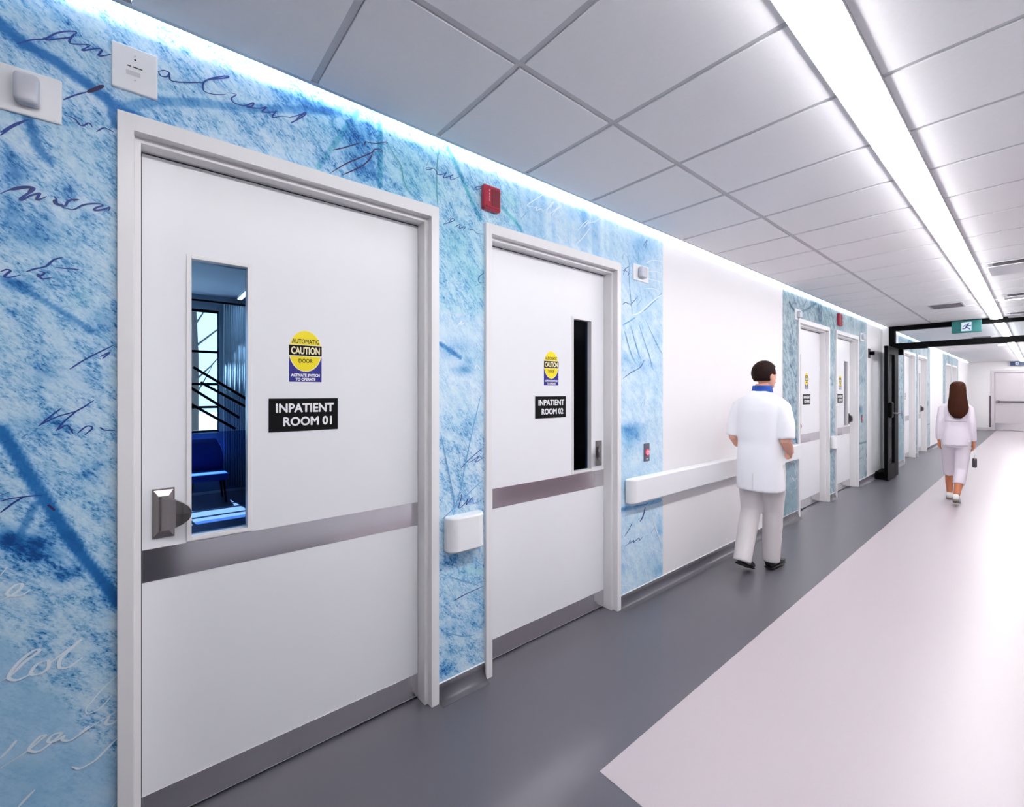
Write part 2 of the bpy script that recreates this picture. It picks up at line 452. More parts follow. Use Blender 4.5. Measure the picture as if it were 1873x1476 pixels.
# traced print of the mural: strokes, painted bands, blots (metres along wall, height)
MURAL_STROKES = [
 ('handwriting', 'ink', 0.0055, [[(-0.279,2.493),(-0.25,2.52),(-0.224,2.536),(-0.201,2.564),(-0.178,2.582),(-0.158,2.591),(-0.16,2.582)],[(-0.226,2.54),(-0.22,2.535),(-0.194,2.552),(-0.168,2.57),(-0.162,2.584)],[(-0.162,2.584),(-0.172,2.56),(-0.168,2.55),(-0.138,2.563),(-0.126,2.566)],[(-0.126,2.566),(-0.144,2.544),(-0.14,2.544),(-0.113,2.563),(-0.101,2.564),(-0.109,2.543),(-0.097,2.548),(-0.079,2.562)]]),
 ('handwriting', 'ink', 0.0055, [[(0.036,2.562),(0.053,2.573),(0.065,2.569),(0.058,2.554),(0.043,2.55),(0.036,2.562)],[(0.065,2.569),(0.07,2.547),(0.108,2.558),(0.155,2.579)],[(0.155,2.579),(0.176,2.598),(0.225,2.627),(0.231,2.636),(0.187,2.609),(0.16,2.581),(0.16,2.552),(0.187,2.551),(0.225,2.567)],[(0.228,2.575),(0.257,2.581),(0.242,2.561),(0.251,2.548),(0.283,2.551),(0.312,2.574),(0.306,2.558),(0.289,2.548),(0.331,2.561),(0.355,2.575),(0.34,2.551),(0.38,2.567),(0.387,2.573),(0.374,2.544),(0.406,2.56),(0.432,2.567)],[(0.432,2.567),(0.472,2.594),(0.493,2.613),(0.486,2.595),(0.445,2.554),(0.439,2.548)],[(0.489,2.608),(0.52,2.598)]]),
 ('handwriting', 'ink', 0.005, [[(-0.186,2.373),(-0.162,2.397),(-0.134,2.42)],[(-0.31,2.221),(-0.29,2.25),(-0.261,2.282)],[(-0.31,2.229),(-0.283,2.263),(-0.254,2.288)],[(-0.182,2.33),(-0.162,2.327),(-0.146,2.311),(-0.13,2.326),(-0.122,2.315)],[(-0.113,2.306),(-0.097,2.324),(-0.084,2.323),(-0.073,2.319)]]),
 ('handwriting', 'plum', 0.012, [[(-0.134,2.419),(-0.113,2.439),(-0.097,2.456)],[(0.459,2.574),(0.489,2.606)]]),
 ('handwriting', 'ink', 0.006, [[(-0.31,2.057),(-0.293,2.073),(-0.267,2.088),(-0.249,2.093),(-0.245,2.089),(-0.258,2.072),(-0.271,2.055),(-0.27,2.05),(-0.253,2.067),(-0.235,2.08),(-0.234,2.076),(-0.24,2.061),(-0.233,2.063),(-0.219,2.075)],[(-0.205,2.081),(-0.2,2.072),(-0.202,2.061),(-0.193,2.057),(-0.181,2.058),(-0.176,2.072),(-0.164,2.082),(-0.151,2.085)],[(-0.188,2.053),(-0.164,2.052),(-0.144,2.07),(-0.123,2.081),(-0.103,2.085),(-0.1,2.08),(-0.113,2.071),(-0.118,2.061),(-0.097,2.07),(-0.082,2.08),(-0.087,2.067)]]),
 ('handwriting', 'plum', 0.011, [[(-0.293,2.073),(-0.267,2.088),(-0.248,2.092),(-0.257,2.072)],[(-0.267,2.055),(-0.24,2.077)],[(-0.202,2.071),(-0.2,2.06),(-0.183,2.057)],[(-0.164,2.078),(-0.152,2.085)]]),
 ('handwriting', 'ink', 0.006, [[(-0.31,1.838),(-0.298,1.847),(-0.291,1.844),(-0.298,1.834),(-0.302,1.826),(-0.293,1.825),(-0.271,1.836)],[(-0.262,1.846),(-0.244,1.858),(-0.221,1.87),(-0.205,1.892),(-0.186,1.903)],[(-0.202,1.87),(-0.178,1.871),(-0.151,1.873)],[(-0.237,1.854),(-0.224,1.85),(-0.235,1.838),(-0.237,1.844),(-0.228,1.832),(-0.207,1.839)]]),
 ('handwriting', 'ink', 0.005, [[(-0.236,1.401),(-0.213,1.428),(-0.189,1.453)],[(-0.238,1.401),(-0.197,1.428),(-0.156,1.444),(-0.118,1.476)],[(-0.201,1.385),(-0.181,1.416),(-0.156,1.444)],[(-0.197,1.388),(-0.177,1.401),(-0.164,1.374)],[(-0.156,1.374),(-0.135,1.396),(-0.122,1.39),(-0.139,1.37)],[(-0.105,1.392),(-0.094,1.382),(-0.069,1.38)],[(-0.172,1.569),(-0.135,1.603),(-0.074,1.648)],[(-0.105,1.61),(-0.082,1.626),(-0.1,1.604)],[(-0.307,1.356),(-0.292,1.366)],[(-0.27,1.37),(-0.257,1.38)]]),
 ('handwriting', 'ink', 0.006, [[(-0.31,1.194),(-0.289,1.199),(-0.259,1.2),(-0.225,1.2)],[(-0.31,1.162),(-0.281,1.189),(-0.267,1.198)],[(-0.31,1.21),(-0.292,1.218)]]),
 ('handwriting', 'plum', 0.018, [[(-0.217,1.169),(-0.203,1.15)]]),
 ('pale_handwriting', 'white', 0.007, [[(-0.31,0.917),(-0.293,0.922),(-0.272,0.937),(-0.269,0.951),(-0.283,0.95),(-0.297,0.933),(-0.29,0.924),(-0.269,0.919),(-0.251,0.931)],[(-0.31,0.986),(-0.297,1.006)]]),
 ('pale_handwriting', 'white', 0.0085, [[(-0.31,0.69),(-0.29,0.697),(-0.265,0.724),(-0.24,0.741),(-0.234,0.749),(-0.247,0.751),(-0.272,0.732),(-0.29,0.707),(-0.293,0.691),(-0.279,0.68),(-0.258,0.684),(-0.243,0.689)],[(-0.225,0.713),(-0.24,0.708),(-0.251,0.692),(-0.247,0.682),(-0.229,0.68),(-0.216,0.691),(-0.216,0.71),(-0.225,0.713)],[(-0.216,0.699),(-0.191,0.717),(-0.164,0.734),(-0.146,0.749),(-0.171,0.726),(-0.191,0.706),(-0.193,0.682),(-0.175,0.675),(-0.16,0.682),(-0.144,0.693)]]),
 ('pale_handwriting', 'white', 0.004, [[(-0.066,0.605),(-0.098,0.578),(-0.123,0.549),(-0.136,0.532),(-0.132,0.516),(-0.107,0.519),(-0.086,0.538),(-0.079,0.55)]]),
 ('pale_handwriting', 'white', 0.0075, [[(-0.31,0.473),(-0.293,0.49),(-0.279,0.509)],[(-0.31,0.445),(-0.279,0.457),(-0.258,0.467),(-0.232,0.486),(-0.221,0.493),(-0.232,0.496),(-0.251,0.479),(-0.254,0.467),(-0.236,0.455),(-0.214,0.465),(-0.195,0.478),(-0.189,0.486),(-0.206,0.489),(-0.217,0.475),(-0.202,0.468),(-0.183,0.475),(-0.187,0.465),(-0.171,0.455),(-0.152,0.462),(-0.132,0.477),(-0.136,0.471),(-0.152,0.462),(-0.115,0.478),(-0.066,0.495)],[(-0.081,0.49),(-0.092,0.466),(-0.077,0.459),(-0.066,0.466)],[(-0.064,0.407),(-0.086,0.389),(-0.111,0.367),(-0.132,0.359),(-0.152,0.358),(-0.168,0.373)],[(-0.276,0.315),(-0.261,0.331),(-0.243,0.347)],[(-0.077,0.196),(-0.064,0.209)]]),
 ('handwriting', 'plum', 0.006, [[(0.598,2.499),(0.651,2.53),(0.714,2.572)],[(0.727,2.562),(0.736,2.582),(0.745,2.585),(0.781,2.592),(0.826,2.615),(0.836,2.612)],[(0.59,2.403),(0.651,2.46),(0.71,2.505),(0.763,2.546),(0.776,2.564),(0.803,2.574),(0.813,2.561)],[(0.639,2.41),(0.672,2.435),(0.719,2.473),(0.754,2.515),(0.767,2.55)]]),
 ('handwriting', 'ink', 0.005, [[(1.043,2.606),(1.03,2.576)],[(1.062,2.577),(1.032,2.567),(1.03,2.559),(1.051,2.566),(1.067,2.576),(1.083,2.567),(1.094,2.553),(1.128,2.569),(1.139,2.577),(1.122,2.548),(1.15,2.561),(1.179,2.58),(1.161,2.565),(1.167,2.552),(1.202,2.573),(1.232,2.597)],[(1.358,2.577),(1.323,2.564),(1.311,2.548),(1.336,2.555),(1.355,2.568)]]),
 ('leaf_vein', 'teal', 0.007, [[(1.1,2.695),(1.089,2.609),(1.086,2.489),(1.091,2.404)],[(0.836,2.614),(0.864,2.575),(0.898,2.537),(0.917,2.461),(0.947,2.415)]]),
 ('handwriting', 'ink', 0.005, [[(1.179,2.378),(1.122,2.32)],[(1.122,2.32),(1.156,2.338),(1.185,2.355),(1.173,2.362),(1.15,2.332)],[(1.185,2.32),(1.22,2.344),(1.214,2.322),(1.25,2.341),(1.238,2.318)],[(1.268,2.325),(1.298,2.337),(1.323,2.323),(1.361,2.326)],[(1.368,2.125),(1.336,2.099),(1.336,2.073),(1.368,2.073)],[(1.311,2.048),(1.355,2.071)]]),
 ('pale_handwriting', 'white', 0.007, [[(1.808,2.667),(1.748,2.623),(1.682,2.573),(1.679,2.558),(1.718,2.566)],[(1.718,2.558),(1.748,2.574),(1.74,2.551),(1.778,2.571),(1.785,2.568),(1.793,2.559)],[(1.793,2.559),(1.854,2.603),(1.886,2.639),(1.87,2.629),(1.831,2.58),(1.823,2.556),(1.854,2.564),(1.909,2.607),(1.95,2.634),(1.917,2.609),(1.878,2.565),(1.886,2.55),(1.934,2.568)]]),
 ('pale_handwriting', 'white', 0.007, [[(2.098,2.515),(2.137,2.56),(2.191,2.604),(2.201,2.6),(2.155,2.553),(2.173,2.569),(2.201,2.594),(2.266,2.616),(2.333,2.663)],[(2.085,2.43),(2.155,2.493),(2.228,2.576)],[(2.228,2.576),(2.266,2.555)],[(1.793,2.406),(1.831,2.439)]]),
 ('handwriting', 'ink', 0.006, [[(2.816,2.574),(2.864,2.629),(2.84,2.565)],[(2.557,2.428),(2.579,2.471)],[(1.878,2.618),(1.882,2.602)],[(1.626,2.473),(1.668,2.521)]]),
 ('leaf_vein', 'blue', 0.006, [[(2.618,2.461),(2.645,2.391),(2.645,2.284),(2.663,2.151),(2.682,2.072)],[(2.682,2.485),(2.746,2.443),(2.756,2.522)],[(2.765,2.292),(2.794,2.18)],[(2.982,2.47),(2.993,2.293)],[(2.601,1.924),(2.636,1.831),(2.691,1.726)],[(2.663,1.973),(2.709,1.874),(2.765,1.779)],[(2.756,2.004),(2.823,1.888),(2.921,1.736)],[(2.842,2.041),(2.911,1.957),(2.982,1.877),(3.066,1.801)],[(2.993,2.068),(3.072,1.989)]]),
 ('leaf_stem', 'blue', 0.014, [[(2.565,1.969),(2.645,2.004),(2.718,2.041)],[(2.813,2.093),(2.942,2.177),(3.077,2.271)]]),
 ('leaf_stem', 'white', 0.014, [[(2.672,2.05),(2.775,2.083),(2.942,2.188),(3.077,2.259)]]),
 ('leaf_vein', 'white', 0.009, [[(2.842,2.45),(2.921,2.487),(3.003,2.503),(3.077,2.505)],[(2.872,2.399),(2.993,2.417),(3.077,2.411)],[(2.862,2.341),(2.962,2.346),(3.077,2.347)],[(2.842,2.265),(2.942,2.28),(3.045,2.272)]]),
 ('handwriting', 'ink', 0.006, [[(2.565,2.345),(2.609,2.374),(2.636,2.39)],[(2.574,2.32),(2.592,2.355),(2.636,2.341),(2.618,2.322)],[(2.565,2.112),(2.601,2.132),(2.663,2.13),(2.746,2.195)],[(2.654,2.112),(2.682,2.138)],[(2.737,2.125),(2.794,2.18)]]),
 ('handwriting', 'ink', 0.007, [[(2.568,1.596),(2.665,1.641),(2.774,1.681),(2.83,1.74)],[(2.587,1.647),(2.606,1.655)],[(2.665,1.669),(2.679,1.681)],[(2.726,1.651),(2.774,1.648)]]),
 ('leaf_vein', 'blue', 0.006, [[(2.587,1.927),(2.652,1.799),(2.726,1.707)],[(2.679,1.943),(2.747,1.788),(2.795,1.734)],[(2.781,1.96),(2.859,1.828),(2.947,1.666)],[(2.903,1.963),(2.992,1.87),(3.069,1.794)]]),
 ('handwriting', 'blue', 0.004, [[(2.706,1.395),(2.816,1.474)],[(2.733,1.39),(2.788,1.425)],[(2.774,1.393),(2.83,1.449),(2.823,1.4)],[(2.873,1.408),(2.917,1.415)]]),
 ('handwriting', 'ink', 0.008, [[(2.587,0.419),(2.639,0.43),(2.652,0.449),(2.648,0.429),(2.697,0.439),(2.692,0.424),(2.756,0.443),(2.765,0.424),(2.812,0.447)],[(2.85,0.439),(2.878,0.439)],[(2.917,0.447),(2.967,0.482)],[(2.683,0.68),(2.774,0.676),(2.869,0.672)],[(2.587,0.489),(2.639,0.53),(2.679,0.57)]]),
 ('handwriting', 'ink', 0.016, [[(2.774,0.557),(2.812,0.594),(2.84,0.654)]]),
 ('leaf_vein', 'white', 0.011, [[(2.898,0.645),(2.957,0.512),(3.007,0.418),(3.058,0.339)],[(2.561,0.355),(2.648,0.265)],[(2.84,0.201),(2.878,0.103)],[(2.553,0.158),(2.683,0.113)],[(2.898,0.341),(3.058,0.259)]]),
 ('leaf_vein', 'blue', 0.006, [[(1.107,1.307),(1.141,1.156),(1.176,1.002),(1.189,0.924)],[(1.347,1.483),(1.304,1.335),(1.257,1.16),(1.221,1.011),(1.172,0.874)],[(1.234,1.277),(1.267,1.213)],[(1.203,1.241),(1.221,1.133)],[(1.362,1.042),(1.285,0.994),(1.176,0.919),(1.115,0.88)]]),
 ('handwriting', 'ink', 0.005, [[(1.367,1.213),(1.276,1.158),(1.225,1.117)],[(1.267,1.143),(1.295,1.148),(1.333,1.168),(1.314,1.139),(1.362,1.157)],[(1.185,0.925),(1.23,0.986),(1.212,0.92),(1.248,0.937),(1.267,0.958),(1.257,0.928),(1.295,0.961),(1.304,0.928),(1.362,0.943)],[(1.103,1.153),(1.132,1.179)]]),
 ('pale_handwriting', 'white', 0.006, [[(1.163,1.514),(1.225,1.568)],[(1.203,1.833),(1.23,1.859),(1.221,1.839),(1.248,1.853)],[(1.185,1.42),(1.257,1.418)],[(1.309,1.617),(1.323,1.641),(1.343,1.618)],[(1.309,1.531),(1.362,1.547)],[(1.314,1.664),(1.333,1.688)]]),
 ('leaf_vein', 'blue', 0.006, [[(1.317,0.695),(1.166,0.648)],[(1.155,0.642),(1.188,0.676)],[(1.287,0.662),(1.194,0.564)],[(1.161,0.59),(1.246,0.543),(1.335,0.496)],[(1.133,0.572),(1.183,0.477)],[(1.257,0.64),(1.366,0.596)],[(1.117,0.332),(1.246,0.265),(1.317,0.25)]]),
 ('handwriting', 'ink', 0.007, [[(1.174,0.462),(1.257,0.476),(1.366,0.485)],[(1.111,0.151),(1.128,0.135)]]),
 ('pale_handwriting', 'white', 0.006, [[(1.172,0.108),(1.223,0.155)],[(1.172,0.236),(1.194,0.257)],[(1.228,0.235),(1.252,0.256)]]),
]
MURAL_BANDS = [
 ([(-0.321,2.543),(-0.31,2.533),(-0.268,2.503),(-0.201,2.482),(-0.13,2.442),(-0.062,2.399),(-0.008,2.388)], 0.034, 1, 'd'),
 ([(-0.062,2.402),(0.034,2.463),(0.149,2.505),(0.271,2.54),(0.623,2.67)], 0.03, 0.55, 'd'),
 ([(-0.088,2.426),(-0.079,2.383),(-0.069,2.341)], 0.022, 0.9, 'd'),
 ([(-0.257,2.289),(-0.239,2.21),(-0.213,2.181)], 0.022, 0.8, 'd'),
 ([(-0.303,1.822),(-0.244,1.782),(-0.185,1.738),(-0.126,1.689)], 0.018, 0.7, 'd'),
 ([(-0.31,1.394),(-0.289,1.344),(-0.255,1.258),(-0.217,1.168),(-0.185,1.093),(-0.156,1.032)], 0.033, 1, 'd'),
 ([(-0.175,1.069),(-0.144,1.001),(-0.098,0.91),(-0.064,0.831)], 0.03, 1, 'd'),
 ([(-0.244,1.172),(-0.27,1.099),(-0.278,1.059)], 0.02, 0.7, 'd'),
 ([(0.702,2.693),(0.659,2.625),(0.623,2.557),(0.583,2.486),(0.54,2.411)], 0.022, 0.5, 't'),
 ([(0.799,2.701),(0.801,2.579),(0.801,2.413)], 0.024, 0.6, 't'),
 ([(1.15,2.703),(1.179,2.664),(1.226,2.59),(1.262,2.531),(1.298,2.47),(1.348,2.405)], 0.022, 0.75, 't'),
 ([(1.485,2.504),(1.578,2.456),(1.633,2.407)], 0.02, 0.6, 't'),
 ([(0.754,2.511),(0.781,2.45),(0.799,2.412)], 0.02, 0.6, 'd'),
 ([(0.495,2.644),(0.571,2.656),(0.685,2.694)], 0.05, 0.5, 'd'),
 ([(1.107,1.736),(1.221,1.675)], 0.022, 0.8, 'd'),
 ([(2.561,0.685),(2.683,0.673),(3.048,0.671)], 0.03, 0.5, 'd'),
]
MURAL_BLOTS = [
 (-0.282,2.121,0.031,0.04,0.75,'d'),
 (-0.287,2.012,0.022,0.036,0.55,'d'),
 (-0.253,1.954,0.046,0.037,0.6,'d'),
 (-0.217,2.003,0.027,0.037,0.4,'d'),
 (-0.169,2.105,0.013,0.021,0.6,'d'),
 (-0.136,2.04,0.01,0.024,0.4,'d'),
 (-0.282,1.81,0.029,0.023,0.55,'d'),
 (-0.298,2.171,0.02,0.029,0.4,'d'),
 (0.432,2.649,0.088,0.036,0.45,'d'),
 (-0.19,2.614,0.024,0.022,0.35,'d'),
 (0.6,2.584,0.116,0.092,0.3,'t'),
 (-0.096,1.719,0.032,0.048,0.5,'d'),
 (-0.148,1.79,0.026,0.03,0.35,'t'),
 (-0.225,1.553,0.032,0.028,0.4,'d'),
 (-0.139,1.543,0.034,0.035,0.3,'d'),
 (-0.236,1.407,0.072,0.028,0.35,'d'),
 (-0.122,1.259,0.04,0.041,0.25,'d'),
 (-0.225,1.259,0.024,0.033,0.3,'d'),
 (-0.3,1.094,0.026,0.032,0.7,'d'),
 (-0.24,1.065,0.035,0.028,0.6,'d'),
 (-0.251,1.042,0.041,0.037,0.65,'d'),
 (-0.187,0.951,0.023,0.022,0.8,'d'),
 (-0.156,0.959,0.016,0.022,0.6,'d'),
 (-0.202,1.009,0.034,0.038,0.5,'d'),
 (-0.29,1.083,0.029,0.021,0.6,'d'),
 (-0.081,0.859,0.025,0.052,0.4,'d'),
 (0.719,2.623,0.075,0.098,0.5,'d'),
 (0.672,2.508,0.086,0.075,0.35,'d'),
 (0.736,2.471,0.054,0.065,0.4,'d'),
 (0.942,2.584,0.13,0.092,0.3,'t'),
 (1.024,2.47,0.137,0.056,0.35,'t'),
 (1.202,2.24,0.084,0.109,0.35,'t'),
 (1.311,2.089,0.076,0.092,0.4,'t'),
 (1.238,1.736,0.085,0.05,0.25,'d'),
 (1.551,2.557,0.089,0.077,0.5,'t'),
 (1.571,2.444,0.062,0.036,0.4,'t'),
 (2.173,2.629,0.083,0.072,0.25,'d'),
 (2.285,2.522,0.058,0.079,0.25,'d'),
 (2.059,2.617,0.043,0.047,0.25,'d'),
 (2.746,2.559,0.143,0.135,0.35,'d'),
 (2.913,2.594,0.101,0.084,0.2,'d'),
 (1.239,1.614,0.056,0.026,0.7,'d'),
 (1.141,1.701,0.053,0.038,0.4,'d'),
 (1.267,1.662,0.028,0.02,0.5,'d'),
 (1.257,1.299,0.047,0.047,0.25,'d'),
 (1.269,0.588,0.054,0.029,0.5,'t'),
 (1.342,0.569,0.031,0.02,0.6,'t'),
 (1.166,0.672,0.086,0.028,0.4,'d'),
 (1.144,0.138,0.061,0.029,0.45,'d'),
 (1.275,0.316,0.073,0.054,0.25,'d'),
 (1.155,0.347,0.068,0.038,0.25,'d'),
 (1.155,0.219,0.033,0.029,0.3,'d'),
 (2.652,1.246,0.164,0.04,0.6,'d'),
 (2.706,1.187,0.153,0.048,0.55,'d'),
 (2.665,1.118,0.082,0.039,0.35,'d'),
 (2.587,1.74,0.078,0.047,0.3,'d'),
 (2.859,1.696,0.194,0.049,0.3,'d'),
 (3.007,1.939,0.093,0.076,0.25,'d'),
 (2.595,0.679,0.07,0.02,0.5,'d'),
 (3.027,0.453,0.063,0.085,0.4,'d'),
 (3.027,0.141,0.073,0.045,0.45,'d'),
 (2.917,0.253,0.121,0.067,0.2,'d'),
 (2.595,0.279,0.07,0.042,0.15,'d'),
 (2.794,2.252,0.199,0.278,0.15,'d'),
]

# ------------------------------------------------------------------ baseboards
base = struct(empty('baseboard_left'))
prof = [(0.0, 0.0), (0.055, 0.0), (0.053, 0.0016), (0.034, 0.005), (0.018, 0.016), (0.008, 0.034), (0.005, 0.055), (0.005, 0.084), (0.0, 0.084)]
y = Y_BACK
segs = []
for c, s, i in DOOR_CENTRES:
    segs.append((y, c - s * FW / 2))
    y = c + s * FW / 2
segs.append((y, Y_END))
for a, b in segs:
    bm = bmesh.new()
    prism(bm, prof, 'y', a, b)
    done(bm, 'cove_base', FLOORG, base, smooth=True)
    boxobj('cap_bead', CAPW, (0.0, 0.0065, a, b, 0.084, 0.088), base)
struct(boxobj('baseboard_right', FLOORW, (X_RIGHT - 0.006, X_RIGHT, Y_BACK, Y_END, 0, 0.085)))
struct(boxobj('baseboard_end', mat('pale_base', (214, 210, 214), 0.4), [(0.0, 0.64, Y_END - 0.02, Y_END, 0, 0.10), (1.80, X_RIGHT, Y_END - 0.02, Y_END, 0, 0.10)]))

# ------------------------------------------------------------------ murals
def mural_material(name, ramp, teal, contrast, teal_base=0.0):
    m = bpy.data.materials.new(name)
    m.use_nodes = True
    nt = m.node_tree
    b = nt.nodes['Principled BSDF']
    b.inputs['Roughness'].default_value = 0.5
    b.inputs['Specular IOR Level'].default_value = 0.3
    tc = nt.nodes.new('ShaderNodeTexCoord')
    at = nt.nodes.new('ShaderNodeAttribute')
    at.attribute_name = 'wash'
    sp = nt.nodes.new('ShaderNodeSeparateColor')
    nt.links.new(at.outputs['Color'], sp.inputs[0])
    def noise(scale, detail, rough, rot, stretch):
        mp = nt.nodes.new('ShaderNodeMapping')
        mp.vector_type = 'TEXTURE'
        mp.inputs['Rotation'].default_value = (rot, 0, 0)
        mp.inputs['Scale'].default_value = stretch
        nt.links.new(tc.outputs['Object'], mp.inputs[0])
        n = nt.nodes.new('ShaderNodeTexNoise')
        n.inputs['Scale'].default_value = scale
        n.inputs['Detail'].default_value = detail
        n.inputs['Roughness'].default_value = rough
        nt.links.new(mp.outputs[0], n.inputs['Vector'])
        return n
    def math_(op, a, bb):
        q = nt.nodes.new('ShaderNodeMath')
        q.operation = op
        for i, v in enumerate((a, bb)):
            if isinstance(v, (int, float)): q.inputs[i].default_value = v
            else: nt.links.new(v, q.inputs[i])
        return q.outputs[0]
    fib = noise(95, 6, 0.65, R(-48), (1, 2.4, 0.8))
    spk = noise(150, 3, 0.6, R(-30), (1, 1.5, 0.8))
    big = noise(5.5, 5, 0.6, 0, (1, 1, 1))
    mid = noise(17, 7, 0.68, R(-45), (1, 1.8, 0.8))
    def remap(v, lo, hi, a, b_):
        q = nt.nodes.new('ShaderNodeMapRange')
        q.interpolation_type = 'SMOOTHSTEP'
        for i_, vv in ((1, lo), (2, hi), (3, a), (4, b_)):
            q.inputs[i_].default_value = vv
        nt.links.new(v, q.inputs[0])
        return q.outputs[0]
    f1 = remap(fib.outputs['Fac'], 0.34, 0.66, -0.20, 0.20)
    f2 = remap(spk.outputs['Fac'], 0.50, 0.64, -0.04, 0.24)
    f3 = math_('SUBTRACT', big.outputs['Fac'], 0.5)
    f4 = remap(mid.outputs['Fac'], 0.36, 0.66, -0.17, 0.22)
    dens = remap(mid.outputs['Fac'], 0.38, 0.60, 0.35, 1.25)
    rough_amt = math_('SUBTRACT', 1.0, sp.outputs['Blue'])
    det = math_('ADD', math_('MULTIPLY', f1, contrast), math_('MULTIPLY', f2, contrast))
    det = math_('MULTIPLY', det, dens)
    det = math_('ADD', det, f4)
    det = math_('MULTIPLY', det, rough_amt)
    tone = math_('ADD', sp.outputs['Red'], det)
    tone = math_('ADD', tone, math_('MULTIPLY', f3, 0.34))
    cr = nt.nodes.new('ShaderNodeValToRGB')
    els = cr.color_ramp.elements
    els[0].position, els[0].color = ramp[0][0], lin(*ramp[0][1])
    els[1].position, els[1].color = ramp[-1][0], lin(*ramp[-1][1])
    for p, c in ramp[1:-1]:
        e = els.new(p)
        e.color = lin(*c)
    nt.links.new(tone, cr.inputs[0])
    tl = nt.nodes.new('ShaderNodeMix')
    tl.data_type = 'RGBA'
    tl.blend_type = 'MULTIPLY'
    tf = math_('ADD', sp.outputs['Green'], math_('MULTIPLY', math_('ADD', f3, 0.15), 0.5))
    tf = math_('ADD', tf, teal_base)
    cl = nt.nodes.new('ShaderNodeClamp')
    nt.links.new(tf, cl.inputs[0])
    nt.links.new(cl.outputs[0], tl.inputs[0])
    nt.links.new(cr.outputs[0], tl.inputs[6])
    tl.inputs[7].default_value = lin(*teal)
    nt.links.new(tl.outputs[2], b.inputs['Base Color'])
    return m

RAMP = [(0.0, (222, 238, 250)), (0.22, (186, 215, 240)), (0.42, (146, 190, 226)), (0.62, (92, 152, 208)), (0.82, (30, 104, 172)), (1.0, (14, 66, 132))]
RAMP2 = [(0.0, (186, 198, 204)), (0.22, (156, 174, 184)), (0.42, (122, 148, 162)), (0.62, (86, 118, 138)), (0.82, (38, 74, 102)), (1.0, (14, 40, 68))]
MURAL1 = mural_material('mural_print', RAMP, (168, 236, 226), 0.85)
MURAL2 = mural_material('mural_print_muted', RAMP2, (196, 232, 226), 0.7)
INKS = {
    'ink': mat('ink_navy', (20, 56, 134), 0.5, var=0.35, vscale=60),
    'plum': mat('ink_plum', (40, 22, 78), 0.5, var=0.3, vscale=60),
    'white': mat('ink_pale', (226, 238, 250), 0.5, var=0.05, vscale=60),
    'teal': mat('ink_teal', (84, 158, 172), 0.5, var=0.3, vscale=60),
    'blue': mat('ink_blue', (104, 164, 212), 0.5, var=0.2, vscale=60),
}
INKS2 = {k: mat('muted_' + k, c, 0.5, var=0.3, vscale=60) for k, c in {'ink': (44, 62, 96), 'plum': (52, 46, 80), 'white': (210, 220, 228), 'teal': (84, 122, 130), 'blue': (84, 120, 146)}.items()}

M_Y0, M_Y1, M_Z0, M_Z1 = -0.52, 3.077, 0.088, 2.78
HOLES = [(c - FW / 2 + 0.012, c + FW / 2 - 0.012) for c in DOOR_Y]

def seg_dist(Y, Z, p, q):
    dy, dz = q[0] - p[0], q[1] - p[1]
    L = dy * dy + dz * dz + 1e-9
    t = np.clip(((Y - p[0]) * dy + (Z - p[1]) * dz) / L, 0, 1)
    return np.hypot(Y - p[0] - t * dy, Z - p[1] - t * dz)

